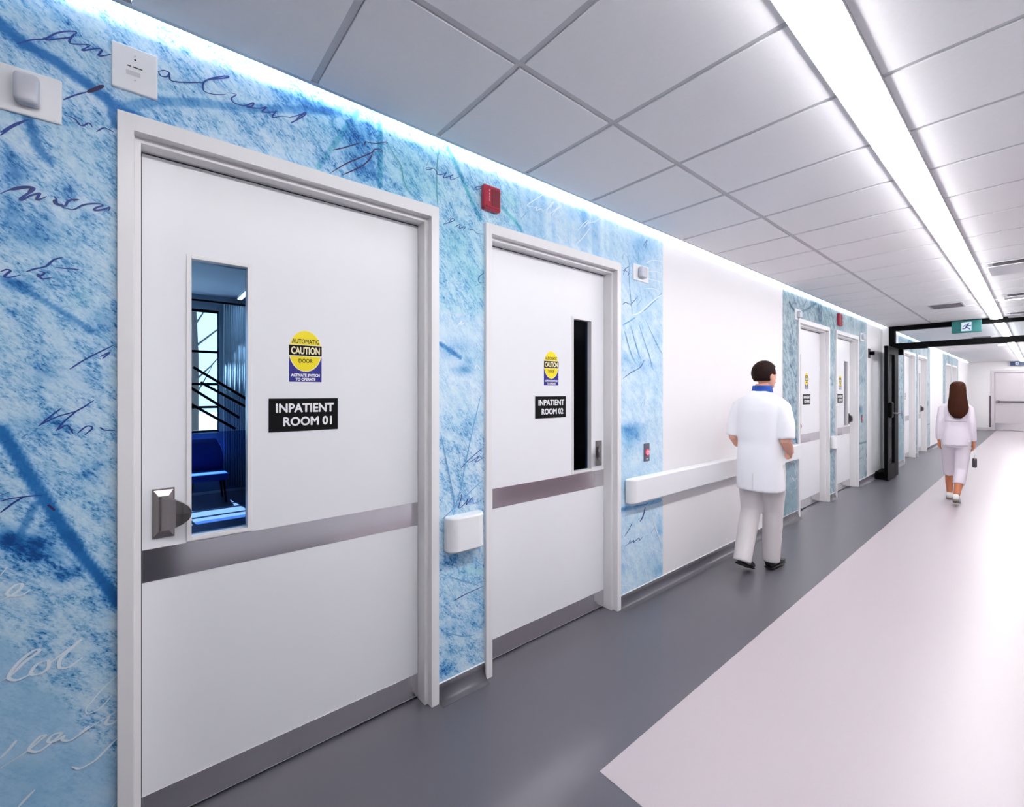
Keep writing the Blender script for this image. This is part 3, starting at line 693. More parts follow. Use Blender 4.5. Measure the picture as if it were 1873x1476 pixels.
def build_mural_mesh(step):
    ys = np.linspace(M_Y0, M_Y1, int((M_Y1 - M_Y0) / step) + 1)
    zs = np.linspace(M_Z0, M_Z1, int((M_Z1 - M_Z0) / step) + 1)
    # snap grid lines to the hole edges
    for a, b in HOLES:
        for e in (a, b):
            ys[np.argmin(abs(ys - e))] = e
    zs[np.argmin(abs(zs - 2.375))] = 2.375
    Y, Z = np.meshgrid(ys, zs, indexing='ij')
    rng = np.random.RandomState(4)
    dark = np.full(Y.shape, 0.29)
    teal = np.full(Y.shape, 0.04)
    smooth = np.full(Y.shape, 0.05)
    # overexposure painted paler toward the right end, smooth pale field low on the left
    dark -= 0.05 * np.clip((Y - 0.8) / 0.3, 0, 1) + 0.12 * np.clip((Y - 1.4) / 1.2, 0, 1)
    edge = 0.90 - 0.62 * np.clip((Y + 0.36) / 0.32, 0, 2) ** 1.15 + 0.02 * np.sin(Y * 60)
    low = np.clip((edge - Z) / 0.05, 0, 1) * (Y < 0.3)
    smooth = np.maximum(smooth, low * 0.78)
    dark += 0.06 * low
    midlow = np.clip((1.95 - Z) / 0.12, 0, 1) * np.clip((Z - 1.25) / 0.2, 0, 1) * np.clip((Y - 0.9) / 0.1, 0, 1) * (Y < 1.5)
    dark -= 0.10 * midlow
    smooth = np.maximum(smooth, 0.55 * midlow)
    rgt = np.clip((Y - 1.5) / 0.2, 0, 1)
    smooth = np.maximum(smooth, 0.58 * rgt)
    # vertical drips above the second door
    dr = np.clip((Y - 1.45) / 0.1, 0, 1) * np.clip((2.55 - Y) / 0.2, 0, 1) * (Z > 2.3)
    drips = np.interp(ys, np.linspace(M_Y0, M_Y1, 140), rng.rand(140))[:, None]
    dark += dr * (drips - 0.5) * 0.28
    teal += 0.20 * np.clip((Y - 0.6) / 0.2, 0, 1) * np.clip((1.62 - Y) / 0.2, 0, 1) * (Z > 1.9)
    for yc, zc, ry, rz, s, ch in MURAL_BLOTS:
        d = ((Y - yc) / max(ry, 0.012)) ** 2 + ((Z - zc) / max(rz, 0.012)) ** 2
        g = np.exp(-d * 1.1)
        if ch == 'd': dark += 0.72 * s * g
        else:
            teal += 0.8 * s * g
            dark += 0.12 * s * g
    for pts, w, s, ch in MURAL_BANDS:
        D = np.full(Y.shape, 9.0)
        for p, q in zip(pts[:-1], pts[1:]):
            D = np.minimum(D, seg_dist(Y, Z, p, q))
        g = np.clip((w * 0.62 - D) / (w * 0.26), 0, 1)
        if ch == 'd':
            dark = dark * (1 - 0.92 * g * s) + 0.88 * 0.92 * g * s
            smooth = np.maximum(smooth, 0.90 * g * s)
        else:
            teal += s * g
            dark += 0.30 * s * g
    me = bpy.data.meshes.new('wall_mural')
    ny, nz = Y.shape
    co = np.stack([np.full(Y.size, 0.0012), Y.ravel(), Z.ravel()], 1)
    idx = np.arange(ny * nz).reshape(ny, nz)
    a, b, c, d = idx[:-1, :-1].ravel(), idx[1:, :-1].ravel(), idx[1:, 1:].ravel(), idx[:-1, 1:].ravel()
    fy = (ys[:-1] + ys[1:]) / 2
    fz = (zs[:-1] + zs[1:]) / 2
    FY, FZ = np.meshgrid(fy, fz, indexing='ij')
    keep = np.ones(FY.shape, bool)
    for h0, h1 in HOLES:
        keep &= ~((FY > h0) & (FY < h1) & (FZ < 2.375))
    keep = keep.ravel()
    F = np.stack([a, b, c, d], 1)[keep]
    used = np.unique(F)
    remap = -np.ones(ny * nz, int)
    remap[used] = np.arange(len(used))
    F = remap[F]
    me.vertices.add(len(used))
    me.vertices.foreach_set('co', co[used].ravel())
    me.loops.add(F.size)
    me.loops.foreach_set('vertex_index', F.ravel().astype(np.int32))
    me.polygons.add(len(F))
    me.polygons.foreach_set('loop_start', (np.arange(len(F)) * 4).astype(np.int32))
    me.update(calc_edges=True)
    colr = np.stack([dark.ravel(), teal.ravel(), smooth.ravel(), np.ones(dark.size)], 1)[used]
    at = me.attributes.new('wash', 'FLOAT_COLOR', 'POINT')
    at.data.foreach_set('color', colr.ravel().astype(np.float32))
    return me

def smooth_path(pts, sub=5):
    P = [np.array(p, float) for p in pts]
    if len(P) < 3:
        return P
    out = []
    for i in range(len(P) - 1):
        p0, p1, p2, p3 = P[max(i - 1, 0)], P[i], P[i + 1], P[min(i + 2, len(P) - 1)]
        for t in np.linspace(0, 1, sub, endpoint=False):
            out.append(0.5 * ((2 * p1) + (-p0 + p2) * t + (2 * p0 - 5 * p1 + 4 * p2 - p3) * t * t + (-p0 + 3 * p1 - 3 * p2 + p3) * t ** 3))
    out.append(P[-1])
    return out

def in_hole(y, z):
    return z < 2.372 and any(a < y < b for a, b in HOLES)

def stroke_mesh(name, polys, w, x):
    verts, faces = [], []
    for pl in polys:
        P = smooth_path(pl)
        n = len(P)
        prev = None
        for i, p in enumerate(P):
            d = P[min(i + 1, n - 1)] - P[max(i - 1, 0)]
            L = np.hypot(*d) + 1e-9
            nrm = np.array([-d[1], d[0]]) / L
            # pen pressure: heavier on downstrokes, thin at the ends
            press = 0.55 + 0.45 * abs(d[1] / L)
            endt = min(1.0, 0.35 + 4.0 * min(i, n - 1 - i) / n)
            h = 0.5 * w * press * endt
            a, b = p + nrm * h, p - nrm * h
            k = len(verts)
            xx = x + 0.00002 * k
            verts += [(xx, a[0], a[1]), (xx, b[0], b[1])]
            if prev is not None and not in_hole(*p) and p[0] < M_Y1:
                faces.append((prev, prev + 1, k + 1, k))
            prev = k
    me = bpy.data.meshes.new(name)
    me.from_pydata(verts, [], faces)
    me.update()
    return me

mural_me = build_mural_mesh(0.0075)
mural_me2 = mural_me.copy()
ML = ['blue watercolour wall mural with handwriting around the two nearest doors',
      'muted teal wall mural with handwriting around the second pair of doors',
      'muted blue wall mural seen through the black glazed partition',
      'farthest muted blue wall mural beside the end wall of the corridor']
stroke_cache = {}
for mi, (off, sc) in enumerate(MODULES):
    root = tag(empty('wall_mural', (0, off, 0)), ML[mi], 'mural', 'printed wall murals')
    root.scale = (1, sc, 1)
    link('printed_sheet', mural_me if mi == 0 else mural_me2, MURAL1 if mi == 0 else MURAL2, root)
    if mi < 2:
        for si, (nm, kind, w, polys) in enumerate(MURAL_STROKES):
            xo = 0.0018 + 0.00004 * si
            for pi, pl in enumerate(polys):
                key = (si, pi)
                if key not in stroke_cache:
                    stroke_cache[key] = stroke_mesh(nm, [pl], w, xo)
                me = stroke_cache[key] if mi == 0 else stroke_cache[key].copy()
                if len(me.polygons):
                    link(nm, me, (INKS if mi == 0 else INKS2)[kind], root)

# ------------------------------------------------------------------ patient room doors
FONT_W = {}
def sub(name, me, m, parent, x, y, z):
    return link(name, me, m, parent, (x, y, z))

def make_door(n, yc, stretch, handed, number, detail=True):
    """handed = -1: latch and window at the left of the leaf, +1: at the right"""
    root = struct(empty('door_%d' % n, (0, yc, 0)))
    root.scale = (1, stretch, 1)
    h = FW / 2
    XL = -0.085
    bm = bmesh.new()
    # face of the frame
    for s in (-1, 1):
        a, b = sorted((s * h, s * (h - 0.041)))
        box(bm, -0.02, 0.02, a, b, 0, 2.3885, bev=0.002)
        a, b = sorted((s * h, s * (h - 0.057)))
        box(bm, -0.14, -0.0185, a, b, 0, 2.386)
    box(bm, -0.0199, 0.0199, -h + 0.038, h - 0.038, 2.336, 2.3884)
    box(bm, -0.14, -0.0185, -h + 0.055, h - 0.055, 2.318, 2.386)
    done(bm, 'frame', FRAME, root)
    # leaf with a lite opening
    lw = h - 0.059
    wy = sorted((handed * 0.394, handed * 0.194))
    wz = (0.968, 1.993)
    xb, xf = XL - 0.045, XL
    leaf = boxobj('leaf', LEAF, [(xb, xf, -lw, wy[0], 0.012, 2.312), (xb, xf, wy[1], lw, 0.012, 2.312),
                                 (xb, xf, wy[0], wy[1], 0.012, wz[0]), (xb, xf, wy[0], wy[1], wz[1], 2.312)], root)
    boxobj('kick_plate', STEEL, (xf, xf + 0.002, -lw, lw, 0.016, 0.124), leaf, bev=0.0006, seg=1)
    boxobj('middle_plate', STEEL, (xf, xf + 0.002, -lw, lw, 0.850, 0.962), leaf, bev=0.0006, seg=1)
    boxobj('shadow_gap', SEAL, [(xb, xf - 0.004, -lw - 0.002, -lw, 0.012, 2.316), (xb, xf - 0.004, lw, lw + 0.002, 0.012, 2.316), (xb, xf - 0.004, -lw, lw, 2.312, 2.318)], leaf)
    boxobj('drop_seal', DARK, (xb + 0.004, xf - 0.012, -lw, lw, 0.0, 0.012), leaf)
    t = 0.0125
    vf = boxobj('vision_frame', FRAME, [(xb - 0.004, xf + 0.005, wy[0] - 0.002, wy[0] + t, wz[0] - 0.002, wz[1] + 0.002), (xb - 0.004, xf + 0.005, wy[1] - t, wy[1] + 0.002, wz[0] - 0.002, wz[1] + 0.002),
                                        (xb - 0.004, xf + 0.005, wy[0] + t, wy[1] - t, wz[0] - 0.002, wz[0] + t), (xb - 0.004, xf + 0.005, wy[0] + t, wy[1] - t, wz[1] - t, wz[1] + 0.002)], root, bev=0.001, seg=1)
    boxobj('glass_pane', TINT if n == 1 else SMOKE, (xb + 0.012, xb + 0.018, wy[0] + t - 0.001, wy[1] - t + 0.001, wz[0] + t - 0.001, wz[1] - t + 0.001), vf)
    # push-pull hospital latch
    hy = handed * 0.4605
    hd = empty('latch', (XL, hy, 1.081), root)
    bm = bmesh.new()
    box(bm, 0.0, 0.006, -0.031, 0.031, -0.086, 0.086, bev=0.0015)
    # raised pyramid rim
    vs_ = [bm.verts.new((0.006, sy * 0.027, sz * 0.080)) for sy, sz in ((-1, -1), (1, -1), (1, 1), (-1, 1))] + [bm.verts.new((0.016, sy * 0.014, sz * 0.060)) for sy, sz in ((-1, -1), (1, -1), (1, 1), (-1, 1))]
    for q in range(4):
        bm.faces.new((vs_[q], vs_[(q + 1) % 4], vs_[4 + (q + 1) % 4], vs_[4 + q]))
    bm.faces.new(vs_[4:])
    done(bm, 'back_plate', HANDLE, hd)
    bm = bmesh.new()
    sgn = -handed
    rings = []
    # paddle: cross-sections marching out from the plate towards the lite
    for (yy, xo, hh, th) in ((-0.006, 0.012, 0.058, 0.020), (0.012, 0.026, 0.055, 0.022), (0.032, 0.042, 0.047, 0.020), (0.052, 0.054, 0.036, 0.016), (0.068, 0.062, 0.022, 0.011), (0.075, 0.066, 0.008, 0.006)):
        ring = []
        for (dx, dz) in ((-th / 2, -1), (th / 2, -1), (th * 0.62, 0), (th / 2, 1), (-th / 2, 1), (-th * 0.4, 0)):
            ring.append(bm.verts.new((xo + dx, sgn * yy, dz * hh)))
        rings.append(ring)
    for a, b in zip(rings[:-1], rings[1:]):
        for q in range(6):
            bm.faces.new((a[q], a[(q + 1) % 6], b[(q + 1) % 6], b[q]))
    bm.faces.new(rings[0][::-1])
    bm.faces.new(rings[-1])
    done(bm, 'paddle', HANDLE, hd)
    # room sign
    sg = boxobj('room_sign', SIGNBLACK, (XL, XL + 0.003, -0.134, 0.134, 1.341, 1.475), root, bev=0.0008, seg=1)
    xs = XL + 0.0031
    sub('lettering', text_width_fit('INPATIENT', 0.226, 0.0375, 0.034), SIGNWHITE, sg, xs, -0.109, 1.4175)
    sub('lettering', text_width_fit('ROOM ' + number, 0.190, 0.0375, 0.034), SIGNWHITE, sg, xs, -0.082, 1.3625)
    # caution sticker: pale edge, blue base, cream ring, yellow disc, black band
    cy, r_, rz = 0.003, 0.0635, 0.085
    zc = 1.671
    def outline(rad, rzz, zb):
        pts = [(cy + rad * math.cos(a), zc + rzz * math.sin(a)) for a in np.linspace(0, math.pi, 25)]
        return pts + [(cy - rad, zb), (cy + rad, zb)]
    bm = bmesh.new()
    prism(bm, outline(r_ + 0.0028, rz + 0.003, 1.5405), 'x', XL, XL + 0.0006)
    st = done(bm, 'caution_sticker', SIGNWHITE, root)
    bm = bmesh.new()
    prism(bm, [(cy - r_, 1.543), (cy + r_, 1.543), (cy + r_, 1.66), (cy - r_, 1.66)], 'x', XL + 0.0006, XL + 0.0010)
    done(bm, 'blue_field', BLUE, st)
    def disc(nm, rad, rzz, m, x0, x1):
        b2 = bmesh.new()
        prism(b2, [(cy + rad * math.cos(a), zc + rzz * math.sin(a)) for a in np.linspace(0, 2 * math.pi, 48, endpoint=False)], 'x', x0, x1)
        done(b2, nm, m, st)
    disc('cream_ring', r_ + 0.001, rz + 0.001, CREAM, XL + 0.0009, XL + 0.0014)
    disc('yellow_disc', r_ - 0.0022, rz - 0.0026, YELLOW, XL + 0.0013, XL + 0.0018)
    bm = bmesh.new()
    box(bm, XL + 0.0016, XL + 0.0022, cy - r_, cy + r_, 1.6475, 1.6975)
    done(bm, 'cream_bars', CREAM, st)
    bm = bmesh.new()
    box(bm, XL + 0.0020, XL + 0.0026, cy - r_, cy + r_, 1.6510, 1.6940)
    done(bm, 'black_band', SIGNBLACK, st)
    xq = XL + 0.0027
    sub('lettering', text_width_fit('AUTOMATIC', 0.105, 0.0185, 0.02, 0.0003), OLIVE, st, xq - 0.0006, cy - 0.0525, 1.7015)
    sub('lettering', text_width_fit('CAUTION', 0.112, 0.0315, 0.035, 0.0003), CREAM, st, xq, cy - 0.056, 1.6567)
    sub('lettering', text_width_fit('DOOR', 0.054, 0.0165, 0.02, 0.0003), OLIVE, st, xq - 0.0006, cy - 0.027, 1.6220)
    sub('lettering', text_width_fit('ACTIVATE SWITCH', 0.112, 0.0125, 0.045, 0.0003), SIGNWHITE, st, XL + 0.0014, cy - 0.056, 1.5645)
    sub('lettering', text_width_fit('TO OPERATE', 0.078, 0.0125, 0.045, 0.0003), SIGNWHITE, st, XL + 0.0014, cy - 0.039, 1.5475)
    return root

LAB = ['white inpatient room 01 door, nearest, with lit tinted window', 'white inpatient room 02 door with dark narrow window', 'white door of the second pair, nearer one beside the walking man',
       'white door of the second pair, farther one beside the black partition', 'white door just beyond the black partition', 'second white door beyond the black partition', 'white door near the corridor end, first of its pair', 'last white door on the left wall before the end wall']
for n, (c, s, i) in enumerate(DOOR_CENTRES):
    d = make_door(n + 1, c, s, -1 if i == 0 else 1, '%02d' % (n + 1) if n < 4 else '%02d' % (n + 1))
    d['label'] = LAB[n]

# ------------------------------------------------------------------ wall devices
def at_wall(name, y, z, label, cat, group=None):
    return tag(empty(name, (0.0, y, z)), label, cat, group)

# square indicator plate above the first door
t = at_wall('control_plate', -0.022, 2.533, 'square white control plate above the top left corner of the nearest door', 'wall plate')
boxobj('plate', PLASTIC, (0.0, 0.012, -0.056, 0.056, -0.071, 0.071), t, bev=0.003)
bm = bmesh.new()
tube(bm, [(0.0115, 0, 0.032), (0.0128, 0, 0.032)], 0.0026, 12)
done(bm, 'sensor_dot', SIGNBLACK, t)
bm = bmesh.new()
tube(bm, [(0.0115, 0, -0.033), (0.0128, 0, -0.033)], 0.0022, 12)
done(bm, 'screw', LENS, t)
bm = bmesh.new()
tube(bm, [(0.0115, 0, 0.044), (0.0128, 0, 0.044)], 0.0018, 12)
done(bm, 'screw', LENS, t)
GREYPRINT = mat('grey_print', (206, 207, 212), 0.5)
boxobj('printed_line', SIGNBLACK, (0.0118, 0.0126, -0.019, -0.010, 0.0065, 0.0095), t)
boxobj('printed_line', SIGNBLACK, (0.0118, 0.0126, -0.006, 0.018, 0.0065, 0.0095), t)
boxobj('grey_field', GREYPRINT, (0.0118, 0.0124, -0.022, 0.013, -0.020, -0.006), t)

def detector(y, z, w, h, label):
    t = at_wall('dome_detector', y, z, label, 'wall sensor', 'white wall sensors by the doors')
    boxobj('plate', PLASTIC, (0.0, 0.010, -w / 2, w / 2, -h / 2, h / 2), t, bev=0.003)
    bm = bmesh.new()
    bw, bh = w * 0.20, h * 0.33
    box(bm, 0.008, 0.046, -bw - w * 0.03, bw - w * 0.03, -bh, bh, bev=0.012, seg=4)
    done(bm, 'sensor_body', LENS, t, smooth=True)
    bm = bmesh.new()
    tube(bm, [(0.0095, w * 0.42, -h * 0.42), (0.0112, w * 0.42, -h * 0.42)], 0.0035, 12)
    done(bm, 'indicator', SIGNWHITE, t)
    return t
detector(-0.252, 2.360, 0.128, 0.130, 'white wall sensor at the far left, beside the nearest door')
detector(2.780, 2.366, 0.190, 0.118, 'white wall sensor right of the inpatient room 02 door')
detector(6.02, 2.43, 0.20, 0.13, 'white wall sensor at the top left of the second door pair')
detector(8.98, 2.40, 0.20, 0.13, 'white wall sensor at the top right of the second door pair')

def alarm(y, z, s, label):
    t = at_wall('fire_alarm', y, z, label, 'fire alarm', 'red fire alarm units')
    bm = bmesh.new()
    box(bm, 0.0, 0.034, -0.056 * s, 0.056 * s, -0.064 * s, 0.064 * s, bev=0.010, seg=3)
    done(bm, 'housing', RED, t, smooth=False)
    boxobj('raised_panel', REDDARK, (0.032, 0.038, -0.008 * s, 0.044 * s, -0.046 * s, 0.046 * s), t, bev=0.002)
    boxobj('lower_lip', RED, (0.032, 0.040, -0.044 * s, 0.046 * s, -0.056 * s, -0.046 * s), t, bev=0.002)
    PINK = mat('alarm_lettering', (232, 196, 204), 0.5)
    for k, ch in enumerate('FIRE'):
        link('lettering', text_width_fit(ch, 0.0075 * s if ch != 'I' else 0.003 * s, 0.011 * s, 0.0, 0.0004), PINK, t, (0.0345, -0.0245 * s, (0.028 - 0.0165 * k) * s))
    return t
alarm(1.404, 2.518, 1.0, 'red fire alarm above the gap between the two nearest doors')
alarm(7.70, 2.545, 1.35, 'small red fire alarm above the second pair of doors')

def button(y, z, label):
    t = at_wall('door_switch', y, z, label, 'switch', 'door release switches')
    GP = mat('switch_plate_grey', (92, 92, 108), 0.4)
    boxobj('plate', GP, (0.0, 0.008, -0.034, 0.034, -0.066, 0.066), t, bev=0.002)
    bm = bmesh.new()
    tube(bm, [(0.006, 0, 0.0), (0.013, 0, 0.0), (0.015, 0, 0)], [0.026, 0.026, 0.022], 24)
    done(bm, 'red_button', mat('button_red', (226, 70, 96), 0.35), t)
    bm = bmesh.new()
    tube(bm, [(0.0145, 0, 0.0), (0.0165, 0, 0.0)], [0.0195, 0.0185], 24)
    done(bm, 'lit_ring', emis('button_glow', (255, 170, 190), 1.1), t)
    bm = bmesh.new()
    tube(bm, [(0.0155, 0, 0.0), (0.0180, 0, 0.0)], [0.007, 0.007], 16)
    done(bm, 'button_centre', mat('button_red', (226, 70, 96), 0.35), t)
    boxobj('printed_mark', LENS, (0.0078, 0.0084, -0.010, 0.012, -0.052, -0.044), t)
button(2.855, 1.056, 'dark grey door switch with red button right of the room 02 door')
button(8.98, 1.07, 'small dark door switch beside the farther door of the second pair')

# ------------------------------------------------------------------ crash rails
def rail(y0, y1, z0, z1, depth, label):
    t = at_wall('wall_bumper_rail', y0, z0, label, 'handrail', 'white bumper rails')
    L, H = y1 - y0, z1 - z0
    r = min(0.05, L * 0.24)
    pts = [(0.012, 0.0)]
    for a in np.linspace(0, math.pi / 2, 8):
        pts.append((depth - r + r * math.sin(a), r - r * math.cos(a)))
    for a in np.linspace(0, math.pi / 2, 8):
        pts.append((depth - r + r * math.cos(a), L - r + r * math.sin(a)))
    pts.append((0.012, L))
    bm = bmesh.new()
    n = len(pts)
    layers = [(0.0, 0.008), (0.003, 0.003), (0.008, 0.0), (H - 0.008, 0.0), (H - 0.003, 0.003), (H, 0.008)]
    rr = []
    for zz, ins in layers:
        ring = []
        for (px, py) in pts:
            cx, cyy = min(max(px, 0.012), depth), py
            ring.append(bm.verts.new((cx - ins if cx > 0.02 else cx, min(max(py, ins), L - ins), zz)))
        rr.append(ring)
    for a, b in zip(rr[:-1], rr[1:]):
        for q in range(n):
            bm.faces.new((a[q], a[(q + 1) % n], b[(q + 1) % n], b[q]))
    bm.faces.new(rr[0][::-1])
    bm.faces.new(rr[-1])
    done(bm, 'rail_body', PLASTIC, t)
    k = max(2, int(L / 0.8) + 1)
    for i in range(k):
        yy = 0.05 + (L - 0.10) * i / (k - 1)
        boxobj('bracket', PLASTIC, (0.0, 0.014, yy - 0.02, yy + 0.02, H * 0.3, H * 0.7), t)
    return t
rail(1.122, 1.336, 0.722, 0.893, 0.075, 'short white bumper rail between the two nearest doors')
rail(2.585, 5.93, 0.722, 0.893, 0.075, 'long white bumper rail along the white wall behind the man')
rail(7.28, 7.49, 0.722, 0.893, 0.075, 'short white bumper rail between the second pair of doors')

# ------------------------------------------------------------------ ceiling fittings
def grille(x0, x1, y0, y1, label, n=9):
    t = tag(empty('ceiling_grille', (x0, y0, Z_CEIL - 0.012)), label, 'vent', 'ceiling grilles')
    w, d = x1 - x0, y1 - y0
    boxobj('frame', TBAR, [(0, 0.02, 0, d, 0, 0.006), (w - 0.02, w, 0, d, 0, 0.006), (0.02, w - 0.02, 0, 0.02, 0, 0.006), (0.02, w - 0.02, d - 0.02, d, 0, 0.006)], t)
    GR = mat('grille_grey', (112, 108, 116), 0.5)
    boxobj('backing', GR, (0.015, w - 0.015, 0.015, d - 0.015, 0.0035, 0.0055), t)
    for i in range(n):
        yy = 0.03 + (d - 0.06) * i / (n - 1)
        boxobj('slat', GR, (0.02, w - 0.02, yy - 0.004, yy + 0.004, 0.0, 0.0035), t)
grille(0.87, 1.21, 8.28, 8.72, 'dark ceiling grille left of the linear light, nearer the camera')
grille(0.90, 1.20, 13.75, 14.10, 'small dark ceiling grille beyond the black partition')

def diffuser(x0, x1, y0, y1, label):
    t = tag(empty('plaque_diffuser', (x0, y0, Z_CEIL - 0.048)), label, 'vent', 'ceiling air diffusers')
    w, d = x1 - x0, y1 - y0
    SH = mat('diffuser_throat', (84, 80, 88), 0.6)
    boxobj('throat', SH, (0.05, w - 0.05, 0.05, d - 0.05, 0.006, 0.039), t)
    boxobj('plaque', PLASTIC, (0.02, w - 0.02, 0.02, d - 0.02, 0.0, 0.006), t, bev=0.002)
    boxobj('rim', PLASTIC, [(0, 0.02, 0, d, 0.033, 0.039), (w - 0.02, w, 0, d, 0.033, 0.039), (0.02, w - 0.02, 0, 0.02, 0.033, 0.039), (0.02, w - 0.02, d - 0.02, d, 0.033, 0.039)], t)
diffuser(1.535, 2.07, 5.98, 6.50, 'white plaque air diffuser right of the linear light, nearest of them')
diffuser(1.56, 2.07, 8.02, 8.28, 'slim white air diffuser right of the linear light, middle one')
diffuser(1.53, 2.07, 9.90, 10.32, 'white air diffuser right of the light just before the black partition')
t = tag(empty('ceiling_lamp', (1.50, 8.36, Z_CEIL - 0.020)), 'small lit panel lamp right of the linear light before the partition', 'light')
boxobj('lamp_frame', PLASTIC, [(0, 0.30, 0, 0.02, 0, 0.011), (0, 0.30, 0.16, 0.18, 0, 0.011), (0, 0.02, 0.02, 0.16, 0, 0.011), (0.28, 0.30, 0.02, 0.16, 0, 0.011)], t)
boxobj('lit_panel', emis('lamp_panel', (255, 250, 252), 9.0), (0.02, 0.28, 0.02, 0.16, 0.002, 0.008), t)
t = tag(empty('ceiling_lamp', (1.16, 16.3, Z_CEIL - 0.020)), 'small lit panel lamp left of the light beyond the partition', 'light')
boxobj('lamp_frame', PLASTIC, [(0, 0.17, 0, 0.02, 0, 0.013), (0, 0.17, 0.38, 0.40, 0, 0.013), (0, 0.02, 0.02, 0.38, 0, 0.013), (0.15, 0.17, 0.02, 0.38, 0, 0.013)], t)
boxobj('lit_panel', emis('lamp_panel', (255, 250, 252), 9.0), (0.02, 0.15, 0.02, 0.38, 0.002, 0.010), t)

# ------------------------------------------------------------------ glazed partition with black frame
P = tag(empty('glazed_partition', (0, YP, 0)), 'black framed glazed partition spanning the corridor', 'partition')
boxobj('post', BLACK, (0.092, 0.178, -0.06, 0.06, 0, Z_CEIL - 0.008), P, bev=0.003)
boxobj('post', BLACK, (X_RIGHT - 0.178, X_RIGHT - 0.092, -0.06, 0.06, 0, Z_CEIL - 0.008), P, bev=0.003)
boxobj('top_beam', BLACK, (0.178, X_RIGHT - 0.178, -0.06, 0.06, 2.612, Z_CEIL - 0.008), P, bev=0.003)
boxobj('transom_bar', BLACK, (0.178, X_RIGHT - 0.178, -0.06, 0.06, 2.288, 2.384), P, bev=0.003)
boxobj('side_filler', WALL, [(0.0, 0.092, -0.05, 0.05, 0, Z_CEIL - 0.01), (X_RIGHT - 0.092, X_RIGHT, -0.05, 0.05, 0, Z_CEIL - 0.01)], P)
boxobj('transom_glass', CLEAR, (0.178, X_RIGHT - 0.178, -0.004, 0.004, 2.384, 2.612), P)
boxobj('door_operator', BLACK, (0.30, 0.62, -0.115, -0.06, 2.262, 2.330), P, bev=0.004)
boxobj('door_operator', BLACK, (0.20, 0.27, 0.06, 0.14, 2.18, 2.30), P, bev=0.004)

G = tag(empty('glass_door', (0.178, YP - 0.06, 0)), 'black framed glass door standing open against the left wall', 'door')
L = 0.86
boxobj('stile', BLACK, (0.0, 0.048, -0.30, 0.0, 0.02, 2.285), G, bev=0.002)
boxobj('stile', BLACK, (0.0, 0.048, -L, -L + 0.13, 0.02, 2.285), G, bev=0.002)
boxobj('top_rail', BLACK, (0.0, 0.048, -L + 0.13, -0.30, 2.15, 2.285), G)
boxobj('bottom_rail', BLACK, (0.0, 0.048, -L + 0.13, -0.30, 0.02, 0.26), G)
boxobj('glass_pane', CLEAR, (0.021, 0.027, -L + 0.13, -0.30, 0.26, 2.15), G)
hd = empty('panic_device', (0.048, -L + 0.07, 1.20), G)
boxobj('device_body', BLACK, (0.0, 0.05, -0.05, 0.12, -0.13, 0.13), hd, bev=0.02, seg=3)
bm = bmesh.new()
tube(bm, [(0.04, 0.05, -0.05), (0.10, 0.06, -0.055), (0.12, 0.16, -0.05), (0.12, 0.22, -0.06)], 0.011, 10)
done(bm, 'lever', HANDLE, hd, smooth=True)
t = tag(empty('door_stop_block', (0.03, 9.72, 0)), 'low black stop block on the floor behind the open glass door', 'door stop')
boxobj('block', BLACK, (0, 0.13, 0, 0.5, 0, 0.13), t, bev=0.01)  # plain dark block at the wall base
boxobj('rubber_pad', DARK, (0.13, 0.14, 0.1, 0.4, 0.05, 0.10), t, bev=0.003)
t = tag(empty('door_holder', (0.0, 9.45, 2.16)), 'small dark door holder high on the wall before the partition', 'door holder')
boxobj('base_plate', SEAL, (0, 0.012, -0.06, 0.06, -0.08, 0.08), t, bev=0.003)
bm = bmesh.new()
tube(bm, [(0.01, 0, 0), (0.07, 0, 0), (0.075, 0, 0)], [0.03, 0.034, 0.03], 16)
done(bm, 'magnet', BLACK, t)

# ------------------------------------------------------------------ exit signs
def running_figure(parent, m, x0, z0, s, yf):
    """pictogram of a running person leaving through a door, in the X-Z plane at depth yf"""
    def limb(pts, w):
        bm = bmesh.new()
        for (ax, az), (bx, bz) in zip(pts[:-1], pts[1:]):
            d = Vector((bx - ax, 0, bz - az))
            nn = Vector((-d.z, 0, d.x)).normalized() * w * s / 2
            e = d.normalized() * w * s * 0.35
            a = Vector((x0 + ax * s, yf, z0 + az * s)) - e * 1
            b = Vector((x0 + bx * s, yf, z0 + bz * s)) + e * 1
            vv = [bm.verts.new(q) for q in (a + nn, b + nn, b - nn, a - nn)]
            vv2 = [bm.verts.new(q + Vector((0, 0.002, 0))) for q in (a + nn, b + nn, b - nn, a - nn)]
            bm.faces.new(vv)
            bm.faces.new(vv2[::-1])
            for i in range(4):
                bm.faces.new((vv[i], vv[(i + 1) % 4], vv2[(i + 1) % 4], vv2[i]))
        done(bm, 'running_figure', m, parent)
    limb([(0.62, 0.74), (0.46, 0.42)], 0.17)                      # trunk
    limb([(0.64, 0.72), (0.80, 0.58), (0.95, 0.64)], 0.085)       # leading arm
    limb([(0.56, 0.74), (0.34, 0.70), (0.18, 0.54)], 0.085)       # trailing arm
    limb([(0.48, 0.42), (0.66, 0.30), (0.84, 0.08)], 0.11)        # leading leg
    limb([(0.45, 0.42), (0.34, 0.22), (0.10, 0.20)], 0.11)        # trailing leg
    bm = bmesh.new()
    prism(bm, [(x0 + (0.68 + 0.085 * math.cos(a)) * s, z0 + (0.90 + 0.085 * math.sin(a)) * s) for a in np.linspace(0, 2 * math.pi, 16, endpoint=False)], 'y', yf, yf + 0.002)
    done(bm, 'running_figure', m, parent)

